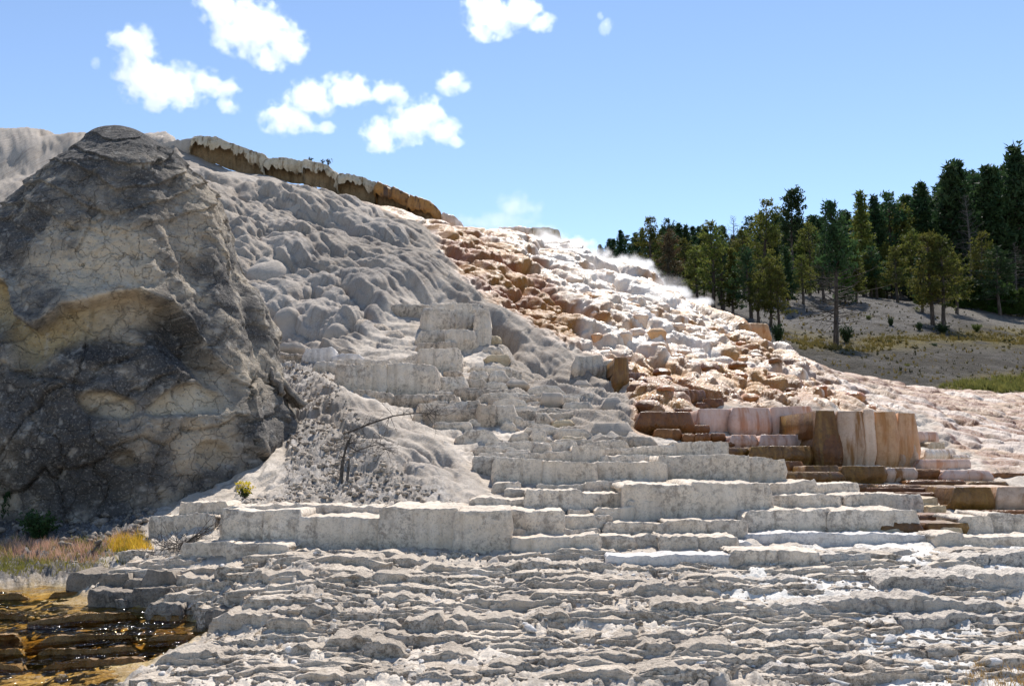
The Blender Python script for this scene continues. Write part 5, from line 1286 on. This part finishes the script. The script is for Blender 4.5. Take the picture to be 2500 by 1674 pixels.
for k, (u, v, w, h, lab) in enumerate([(2066, 838, 42, 46, 'dark green juniper bush beside the half dead pine trunk'), (2302, 817, 46, 28, 'round dark bush at the foot of the olive pine'), (2245, 808, 24, 22, 'small dark bush left of the round one on the slope'), (2175, 795, 22, 26, 'little upright bush on the ashy slope'),
        (1900, 845, 40, 55, 'green bush right behind the orange ledge'), (2385, 805, 28, 20, 'grassy bush near the path'), (2465, 830, 12, 8, 'tiny tuft bush below the path'), (2120, 777, 20, 14, 'pale green bush on the ashy hump'), (2230, 735, 40, 22, 'wide low bush at the forest foot'), (1758, 738, 20, 36, 'dark upright bush at the left end of the ashy slope'),
        (2172, 848, 14, 10, 'lone tuft bush in the dry grass'), (2280, 860, 26, 10, 'flat tuft bush on the grey slope'), (2215, 900, 20, 10, 'yellowish tuft bush low on the grey slope')]):
    Y = hhit(u, v)
    if Y is None: continue
    x, y, _ = at(u, v, Y)
    shrub(x, y, hsurf(x, y) - 0.05, w / F_PX * Y * 0.75, h / F_PX * Y, lab, 'shrub' if k not in (7, 5, 12) else 'pine', k)
for u, v, Y, w, h, lab in [(14, 1262, 13.9, 70, 175, 'dark green juniper at the left edge before the rock cone'), (92, 1328, 12.9, 90, 75, 'low dark green shrub at the foot of the rock cone')]:
    x, y, z = at(u, v, Y); z = surf(x, y) - 0.05
    shrub(x, y, z, w / F_PX * Y * 0.9, h / F_PX * Y, lab, 'shrub', int(u))
# yellow flowering plant at the rock's foot
M_YEL = leaf_mat('yellow_flowers', (0.62, 0.46, 0.03), (0.5, 0.36, 0.02), 0.4, 9)
x, y, z = at(598, 1218, 13.2); z = surf(x, y)
e = empty('flowering_plant', (x, y, z)); r2 = np.random.default_rng(4); S, Fl, Lv = MB(), MB(), MB(); cf, cl = [], []
for k in range(34):
    a = r2.uniform(0, 6.28); sp = r2.uniform(0, 0.12); hgt = r2.uniform(0.10, 0.24)
    S.tube([(0, 0, -0.03), (math.cos(a) * sp * 0.5, math.sin(a) * sp * 0.5, hgt * 0.6), (math.cos(a) * sp, math.sin(a) * sp, hgt)], [0.003, 0.002, 0.0015], 3)
    cf.append((math.cos(a) * sp, math.sin(a) * sp, hgt)); cl.append((math.cos(a) * sp * 0.6, math.sin(a) * sp * 0.6, hgt * 0.6))
V, f = tufts(cf, 0.022, 14, 0.012, r2, 0.6); Fl.add(V, t=f); V, f = tufts(cl, 0.035, 6, 0.012, r2, 0.9); Lv.add(V, t=f)
link('stems', S.mesh('stems'), M_BARK, e); link('flowers', Fl.mesh('flowers', False), M_YEL, e); link('leaves', Lv.mesh('leaves', False), LEAF['green'], e)
tag(e, 'small yellow flowering plant at the right foot of the rock cone', 'plant')
# small plants on the crest against the sky
for k, (u, v, h) in enumerate([(757, 393, 9), (788, 398, 10), (801, 401, 14)]):
    Y = 46.6; x, y, z = at(u, v + 4, Y)
    e = empty('crest_plant', (x, y, z)); S = MB(); r2 = np.random.default_rng(60 + k); H = h / F_PX * Y
    for q in range(9):
        a = r2.uniform(0, 6.28); S.tube([(0, 0, -0.1), (0.12 * H * math.cos(a), 0.1 * H * math.sin(a), H * 0.6), (0.45 * H * math.cos(a), 0.4 * H * math.sin(a), H * r2.uniform(0.8, 1.1))], [0.02, 0.015, 0.012], 3)
    Lv = MB(); V, f = tufts([(r2.normal() * 0.3 * H, r2.normal() * 0.3 * H, H * r2.uniform(0.7, 1.1)) for _ in range(9)], 0.08, 4, 0.03, r2); Lv.add(V, t=f)
    link('stems', S.mesh('stems'), M_BARK, e); link('leaves', Lv.mesh('leaves', False), LEAF['shrub'], e)
    tag(e, ('leftmost tiny plant on the crest rim against the sky', 'middle tiny plant on the crest rim against the sky', 'tallest tiny plant on the crest rim against the sky')[k], 'plant')
# grasses
def grass(name, spots, hgt, col1, col2, label, seed, wd=0.004, heads=None):
    r2 = np.random.default_rng(seed); Vs = []
    for (x, y, z, hh) in spots:
        n = int(r2.integers(5, 10))
        a = r2.uniform(0, 6.28, n); ln = hh * r2.uniform(0.6, 1.25, n); sp = ln * r2.uniform(0.1, 0.6, n)
        b = np.array([x, y, z]) + np.stack([r2.normal(size=n) * 0.03, r2.normal(size=n) * 0.03, np.full(n, -0.01)], -1)
        t = b + np.stack([np.cos(a) * sp, np.sin(a) * sp, ln], -1)
        w = np.stack([np.sin(a + 1), -np.cos(a + 1), np.zeros(n)], -1) * wd
        Vs.append(np.stack([b - w, b + w, t], 1).reshape(-1, 3))
    V = np.concatenate(Vs)
    m = leaf_mat(name + '_blades', col1, col2, 0.45, 1.5)
    o = link(name, mesh_from(name, V, None, np.arange(len(V)).reshape(-1, 3), False), m)
    return tag(o, label, None, None, 'stuff')
def spots_in(poly, n, hh, seed, fn=hit, sf=surf):
    r2 = np.random.default_rng(seed); ras = raster(poly, 1); out = []
    us = [p[0] for p in poly]; vs_ = [p[1] for p in poly]
    k = 0
    while len(out) < n and k < n * 12:
        k += 1
        u = r2.uniform(min(us), max(us)); v = r2.uniform(min(vs_), max(vs_))
        if samp(ras, np.array([u]), np.array([v]))[0] < 0.5: continue
        Y = fn(u, v)
        if Y is None: continue
        x, y, _ = at(u, v, Y)
        if fbm2(np.array([x * 2]), np.array([y * 2]), 2, seed)[0] < r2.uniform(-0.7, 0.2): continue
        out.append((x, y, sf(x, y), hh * r2.uniform(0.6, 1.3)))
    return out
GP = [(-120, 1330), (120, 1330), (250, 1330), (330, 1318), (360, 1325), (300, 1380), (180, 1405), (-120, 1412)]
grass('green_grass', spots_in(GP, 900, 0.075, 41), 0.1, (0.20, 0.21, 0.04), (0.34, 0.29, 0.07), 'low yellow green grass on the bank beside the pool', 41)
grass('pink_grass', spots_in([(-100, 1330), (250, 1345), (290, 1310), (345, 1312), (300, 1350), (200, 1385), (-100, 1370)], 520, 0.11, 42), 0.1, (0.50, 0.26, 0.20), (0.55, 0.34, 0.25), 'pink feathery seed grass on the bank beside the pool', 42, 0.003)
grass('golden_grass', spots_in([(250, 1345), (285, 1320), (345, 1318), (372, 1340), (300, 1352)], 300, 0.10, 43), 0.1, (0.60, 0.36, 0.05), (0.50, 0.28, 0.04), 'golden grass at the left end of the white ledges', 43)
grass('straw_grass', spots_in([(2300, 1650), (2380, 1630), (2440, 1640), (2520, 1625), (2520, 1690), (2420, 1690), (2330, 1672)], 70, 0.07, 44) + spots_in([(2470, 1545), (2530, 1540), (2530, 1565), (2470, 1560)], 12, 0.06, 45) + spots_in([(1355, 1605), (1395, 1605), (1395, 1635), (1355, 1635)], 10, 0.05, 46), 0.06, (0.48, 0.33, 0.12), (0.40, 0.27, 0.09), 'straw coloured grass tufts in the white crust', 44, 0.003)
hs_spots = spots_in([(1880, 800), (2050, 835), (2250, 825), (2450, 800), (2520, 805), (2520, 850), (2300, 842), (2150, 862), (1960, 860)], 900, 0.22, 47, hhit, hsurf) + spots_in([(1800, 690), (2300, 760), (2500, 870), (2500, 950), (2200, 930), (1950, 860)], 420, 0.18, 48, hhit, hsurf)
grass('dry_grass', hs_spots, 0.3, (0.22, 0.17, 0.05), (0.15, 0.13, 0.04), 'dry yellow grass on the hillside below the trees', 47, 0.03)
scr = spots_in([(1740, 690), (2000, 705), (2250, 745), (2500, 800), (2510, 940), (2250, 920), (1950, 850)], 520, 0.15, 51, hhit, hsurf)
grass('low_scrub', scr, 0.2, (0.035, 0.04, 0.018), (0.07, 0.065, 0.028), 'low dark scrub dotting the hillside below the forest', 51, 0.035)
grass('bright_grass', spots_in([(2260, 955), (2400, 925), (2520, 910), (2520, 955), (2450, 962)], 600, 0.22, 49, hhit, hsurf), 0.3, (0.11, 0.11, 0.03), (0.18, 0.155, 0.045), 'bright green grass strip at the right edge behind the flow', 49, 0.03)

# dead shrub with a long fallen branch right of the rock
def twig(S, p0, d0, ln, r0, r2, depth, bend=0.5):
    m = 7; pts_ = [np.array(p0, float)]; d = np.array(d0, float); d /= np.linalg.norm(d)
    for k in range(m - 1):
        d = d + r2.normal(size=3) * 0.16 * bend; d /= np.linalg.norm(d); pts_.append(pts_[-1] + d * ln / (m - 1))
    S.tube(pts_, np.linspace(r0, r0 * 0.35, m), 4)
    if depth > 0:
        for k in range(int(5 + 4 * depth)):
            i = int(r2.integers(1, m)); dd = d + r2.normal(size=3) * 0.9
            twig(S, pts_[i], dd, ln * r2.uniform(0.2, 0.45), r0 * 0.45, r2, depth - 1, bend)
x, y, _ = at(832, 1172, 13.6); z = surf(x, y)
Yd = float(y)
e = empty('dead_shrub', (x, y, z)); r2 = np.random.default_rng(8)
def rel(u, v, dy=0.0): return at(u, v, Yd + dy) - np.array([x, y, z])
S = MB()
stem = [np.array([0, 0, -0.1]), rel(836, 1130), rel(846, 1085), rel(860, 1060)]
S.tube(stem, [0.027, 0.022, 0.015, 0.009], 6)
S2 = MB(); S2.tube([np.array([0.07, 0, -0.1]), rel(850, 1150), rel(853, 1120)], [0.022, 0.018, 0.009], 6)
arch = [rel(846, 1085), rel(870, 1100, -0.1), rel(900, 1090, -0.15), rel(930, 1083, -0.2), rel(942, 1095, -0.25)]
B = MB(); B.tube(arch, [0.014, 0.012, 0.009, 0.006, 0.003], 4)
for k in range(60):
    i = int(r2.integers(0, 3)); q = r2.random(); p0 = (stem[i] * (1 - q) + stem[i + 1] * q) if r2.random() < 0.45 else arch[int(r2.integers(1, 5))]
    twig(B, p0, (r2.normal(), r2.normal() * 0.5, r2.normal() * 0.5 - 0.1), r2.uniform(0.12, 0.34), 0.0045, r2, 1)
link('stem', S.mesh('stem'), M_DEAD, e); link('stem', S2.mesh('stem'), M_DEAD, e); link('twigs', B.mesh('twigs'), M_DEAD, e)
tag(e, 'dark leafless dead shrub on the debris slope beside the rock cone', 'shrub')
br = [at(850, 1056, Yd + 0.2), at(900, 1035, Yd + 0.3), at(960, 1015, Yd + 0.4), at(1015, 1008, Yd + 0.5), at(1050, 1009, Yd + 0.55), at(1090, 1015, Yd + 0.6)]
o0 = br[0]; B = MB(); B.tube([q - o0 for q in br], [0.016, 0.014, 0.011, 0.009, 0.006, 0.003], 5)
for k in range(42):
    i = int(r2.integers(0, 5)); q = r2.random(); twig(B, br[i] * (1 - q) + br[i + 1] * q - o0, (r2.normal() * 0.7, r2.normal() * 0.5, r2.normal()), r2.uniform(0.10, 0.32), 0.004, r2, 1)
tag(link('bare_branch', B.mesh('bare_branch'), M_DEAD, None, tuple(o0)), 'long bare branch reaching right over the dead shrub', 'branch')
# tangled brush by the white ledges, driftwood in the foreground
x, y, _ = at(440, 1345, 11.0); z = surf(x, y); e = empty('brush_tangle', (x, y, z)); B = MB(); r2 = np.random.default_rng(15)
for k in range(46):
    a = r2.uniform(0, 6.28); twig(B, (r2.normal() * 0.12, r2.normal() * 0.1, r2.uniform(0, 0.1)), (math.cos(a), 0.6 * math.sin(a), r2.uniform(-0.1, 0.7)), r2.uniform(0.12, 0.30), 0.0045, r2, 1, 1.6)
for k in range(5): twig(B, (0.05, 0, 0.08), (0.9, 0, r2.uniform(0.4, 0.9)), 0.38, 0.006, r2, 1, 0.5)
tag(link('twigs', B.mesh('twigs'), M_DEAD, e), None, None, None, 'stuff'); tag(e, 'tangle of dead brush on the small white ledges at the left', 'brush')
DW = [(1940, 1624), (1958, 1632), (1980, 1640), (2010, 1650), (2040, 1662), (2075, 1674)]
pw = []
for u, v in DW:
    Y = hit(u, v); p3 = at(u, v, Y); p3[2] = surf(p3[0], p3[1]) + 0.035; pw.append(p3)
o0 = pw[0].copy(); B = MB(); B.tube([q - o0 for q in pw], [0.012, 0.020, 0.022, 0.022, 0.020, 0.018], 7)
tb = NT('bleached_wood'); pb = tb.pos((9, 9, 9))
M_BLEACH = tb.done(tb.principled(tb.mix(tb.ramp(tb.noise(pb, 1.5, 5, 0.7), 0.4, 0.62), (0.38, 0.36, 0.34), (0.60, 0.58, 0.55)), 0.85, tb.bump(tb.noise(pb, 3, 6, 0.7), 0.6, 0.01), 0.2))
e = link('driftwood', B.mesh('driftwood'), M_BLEACH, None, tuple(o0)); tag(e, 'bleached driftwood branch lying in the lower right foreground', 'driftwood')
tw = MB(); r2 = np.random.default_rng(3)
for k in range(10): twig(tw, pw[1 + k % 3] - o0, (r2.normal() * 0.5, -0.4, r2.uniform(0, 0.8)), 0.07, 0.003, r2, 0)
tb = NT('reddish_twigs'); M_RED = tb.done(tb.principled((0.20, 0.08, 0.05), 0.9))
tag(link('twigs', tw.mesh('twigs'), M_RED, e), None, None, None, 'stuff')
# ------------------------------------------------------------------ the shallow pool
tw_ = NT('pool_water')
pp = tw_.pos((1.0, 0.55, 1))
hgt = tw_.math('ADD', tw_.noise(pp, 4.5, 1, 0.5), tw_.math('MULTIPLY', tw_.noise(pp, 12, 1, 0.5), 0.4))
calm = tw_.ramp(tw_.noise(tw_.pos(), 0.9, 3), 0.42, 0.6, 0.15, 1.0)
nbw = tw_.bump(tw_.math('MULTIPLY', hgt, calm), 1.0, 0.5)
gl = tw_.n('ShaderNodeBsdfGlossy'); gl.inputs['Roughness'].default_value = 0.10; tw_.l(nbw, gl.inputs['Normal'])
tr = tw_.n('ShaderNodeBsdfTransparent'); tr.inputs[0].default_value = (0.94, 0.85, 0.62, 1)
fr = tw_.n('ShaderNodeFresnel'); fr.inputs['IOR'].default_value = 1.33; tw_.l(nbw, fr.inputs['Normal'])
mx = tw_.n('ShaderNodeMixShader'); tw_.l(fr.outputs[0], mx.inputs[0]); tw_.l(tr.outputs[0], mx.inputs[1]); tw_.l(gl.outputs[0], mx.inputs[2]); tw_.l(mx.outputs[0], tw_.out.inputs[0])
M_WATER = tw_.m
# rows of rimstone lips: (front row v, surface level)
POOL = [(1760, 1612, 7.3, 0.0), (1612, 1575, 8.0, 0.045), (1575, 1545, 8.5, 0.085), (1545, 1500, 9.0, 0.125), (1500, 1450, 9.7, 0.175), (1450, 1400, 10.5, 0.225)]
def lvlY(v, z): # distance at which the sight line at row v meets height z (mid pool)
    yc = (CY - v) / F_PX; return (z - EYE) / (SP + yc * CP) * (CP - yc * SP)
WATER = None
for k, (va, vb_, _, zl) in enumerate(POOL):
    Ya = lvlY(min(va, 1760), zl); Yb = lvlY(vb_, zl) + 0.35
    xs = np.linspace(-7.5, -1.4, 60); ts = np.linspace(0, 1, 14)
    Xw, Tw = np.meshgrid(xs, ts)
    front = Ya + fbm2(Xw * 1.3, Xw * 0 + k * 0.4, 3, 120) * 0.34
    Yw = front + (Yb - front) * Tw
    o = link('water', mesh_from('water', np.stack([Xw, Yw, np.full_like(Xw, zl)], -1), grid_faces(14, 60)), M_WATER)
    tag(o, 'shallow brown pool water held behind low rimstone lips', None, None, 'structure')
    # the lip that holds this level back
    if k > 0:
        n = 26
        ul = np.linspace(-4.9, -2.1, n) * Ya / 8.0
        m = int(n)
        for (a, b) in ((0, 11), (10, 19), (18, 26)):
            xx = ul[a:b]; fy = Ya + fbm2(xx * 1.3, xx * 0 + k * 0.4, 3, 120) * 0.34
            T = np.stack([xx, fy, np.full(len(xx), zl + 0.002)], -1)
            # keep the lip inside the pool
            uu, vv_ = proj(T[:, 0], T[:, 1], T[:, 2])
            keep = samp(Z['pool'], uu, vv_) > 0.25
            if keep.sum() < 4: continue
            T = T[keep]; c0 = T[0].copy()
            V, Fq, nf = ledge_mesh(T - c0, -0.10, 800 + k * 7 + a, rough=0.02, flute=0.035, fw=0.12, bow=0.0, back=0.07, bulge=0.01, rim=0.014, taper=0.3, floor=-0.4, res=0.022, wander=0.2)
            link('rimstone_lip', mesh_from('rimstone_lip', V, Fq), M['algae'], TERRACES, tuple(c0))

# ------------------------------------------------------------------ steam and clouds: real volumes lit by the sun
def puff(name, blobs, density, noise_scale, thr, label, kind, cat, aniso, soft=0.35, detail=5, warp=0.0, group=None):
    """blobs: (centre, radii); density falls off from each blob's heart and is torn by noise"""
    cs = np.array([b[0] for b in blobs]); rs_ = np.array([b[1] for b in blobs])
    lo = (cs - rs_ * 1.15).min(0); hi = (cs + rs_ * 1.15).max(0); c0 = (lo + hi) / 2; hf = (hi - lo) / 2
    V = np.array([[sx, sy, sz] for sx in (-1, 1) for sy in (-1, 1) for sz in (-1, 1)]) * hf
    f = np.array([(0, 1, 3, 2), (4, 6, 7, 5), (0, 4, 5, 1), (2, 3, 7, 6), (0, 2, 6, 4), (1, 5, 7, 3)])
    t = NT(name + '_vapour')
    p = t.n('ShaderNodeTexCoord').outputs['Object']
    fld = None
    nz = t.n('ShaderNodeTexNoise'); nz.inputs['Scale'].default_value = noise_scale; nz.inputs['Detail'].default_value = detail; nz.inputs['Roughness'].default_value = 0.6
    t.l(p, nz.inputs['Vector'])
    for c, r in zip(cs - c0, rs_):
        mp = t.n('ShaderNodeMapping'); mp.vector_type = 'POINT'
        mp.inputs['Location'].default_value = tuple(-c / r); mp.inputs['Scale'].default_value = tuple(1 / r)
        t.l(p, mp.inputs[0])
        ln = t.n('ShaderNodeVectorMath', operation='LENGTH'); t.l(mp.outputs[0], ln.inputs[0])
        v = t.math('SUBTRACT', 1.0, ln.outputs['Value'])
        fld = v if fld is None else t.math('MAXIMUM', fld, v)
    val = t.math('ADD', fld, t.math('MULTIPLY', t.math('SUBTRACT', nz.outputs[0], 0.5), thr))
    den = t.math('MULTIPLY', t.ramp(val, 0.12, 0.12 + soft), density)
    # nothing outside the blobs' reach
    den = t.math('MULTIPLY', den, t.ramp(fld, -0.12, 0.05))
    vol = t.n('ShaderNodeVolumePrincipled'); vol.inputs['Color'].default_value = (0.99, 0.99, 0.99, 1); vol.inputs['Anisotropy'].default_value = aniso
    vol.inputs['Density'].default_value = 0; t.l(den, vol.inputs['Density']); t.l(vol.outputs[0], t.out.inputs['Volume'])
    o = link(name, mesh_from(name, V, f, smooth=False), t.m, None, tuple(c0))
    return tag(o, label, cat, group, kind)
def blob(u, v, Y, ru, rv, ry=None):
    s = Y / F_PX
    return at(u, v, Y), np.array([ru * s, (ry or (ru + rv) / 2) * s, rv * s])
CY_ = 700.0
CLOUDS = [
 ('long white cloud left of centre, tapering down to the right', [(330, 110, 60, 55), (350, 190, 75, 70), (420, 210, 95, 60), (500, 205, 60, 38), (560, 215, 34, 30), (380, 245, 60, 30), (560, 255, 34, 26), (290, 100, 34, 28)]),
 ('big white cloud at the top edge left of centre', [(540, 20, 70, 45), (620, 70, 100, 75), (700, 110, 60, 55), (660, 145, 60, 35), (560, 85, 60, 45)]),
 ('white cloud stretched over the crest, left of the middle', [(700, 290, 75, 45), (760, 240, 75, 50), (850, 220, 85, 42), (940, 225, 60, 28), (980, 240, 40, 24), (790, 310, 34, 18)]),
 ('white cloud just below the stretched one, above the crest', [(930, 330, 55, 48), (1000, 300, 70, 55), (1050, 270, 45, 44), (1080, 320, 55, 36), (920, 360, 30, 24), (1110, 345, 26, 18)]),
 ('small round cloud right of the stretched one', [(1100, 200, 42, 34), (1130, 212, 24, 18)]),
 ('white cloud at the top edge in the middle', [(1200, 40, 75, 58), (1270, 30, 60, 48), (1180, 80, 40, 24), (1320, 55, 44, 24), (1150, 5, 30, 22)]),
 ('little cloud wisp at the top, right of the middle', [(1480, 65, 20, 24), (1465, 42, 14, 16)]),
 ('faint tiny cloud wisp at the left', [(235, 152, 16, 18)]),
]
for i, (lab, bl) in enumerate(CLOUDS):
    puff('cloud', [blob(u, v, CY_, a * 1.06, b * 1.06) for u, v, a, b in bl], 0.06 if i < 6 else 0.03, 0.10, 2.7, lab, None, 'cloud', 0.6, 0.5, 8, group='clouds')
STEAM = [
 ('thin steam rising from the crest of the orange slope', [(1160, 545, 80, 30), (1230, 540, 110, 40), (1250, 505, 80, 50), (1330, 565, 70, 30)], 43.5, 0.04),
 ('white steam drifting along the upper edge of the cascade', [(1330, 585, 70, 30), (1390, 605, 75, 36), (1450, 632, 80, 38), (1520, 655, 80, 44), (1580, 682, 70, 34), (1640, 712, 60, 26), (1700, 742, 50, 20)], 40.0, 0.42),
 ('faint veil of steam over the bright cream slope', [(1450, 690, 130, 60), (1560, 760, 120, 60), (1620, 700, 80, 40)], 33.0, 0.035),
]
for lab, bl, Y, dn in STEAM:
    puff('steam', [blob(u, v, Y, a, b, 45) for u, v, a, b in bl], dn * 11, 1.1, 2.6, lab, 'stuff', None, 0.5, 0.95, 6)
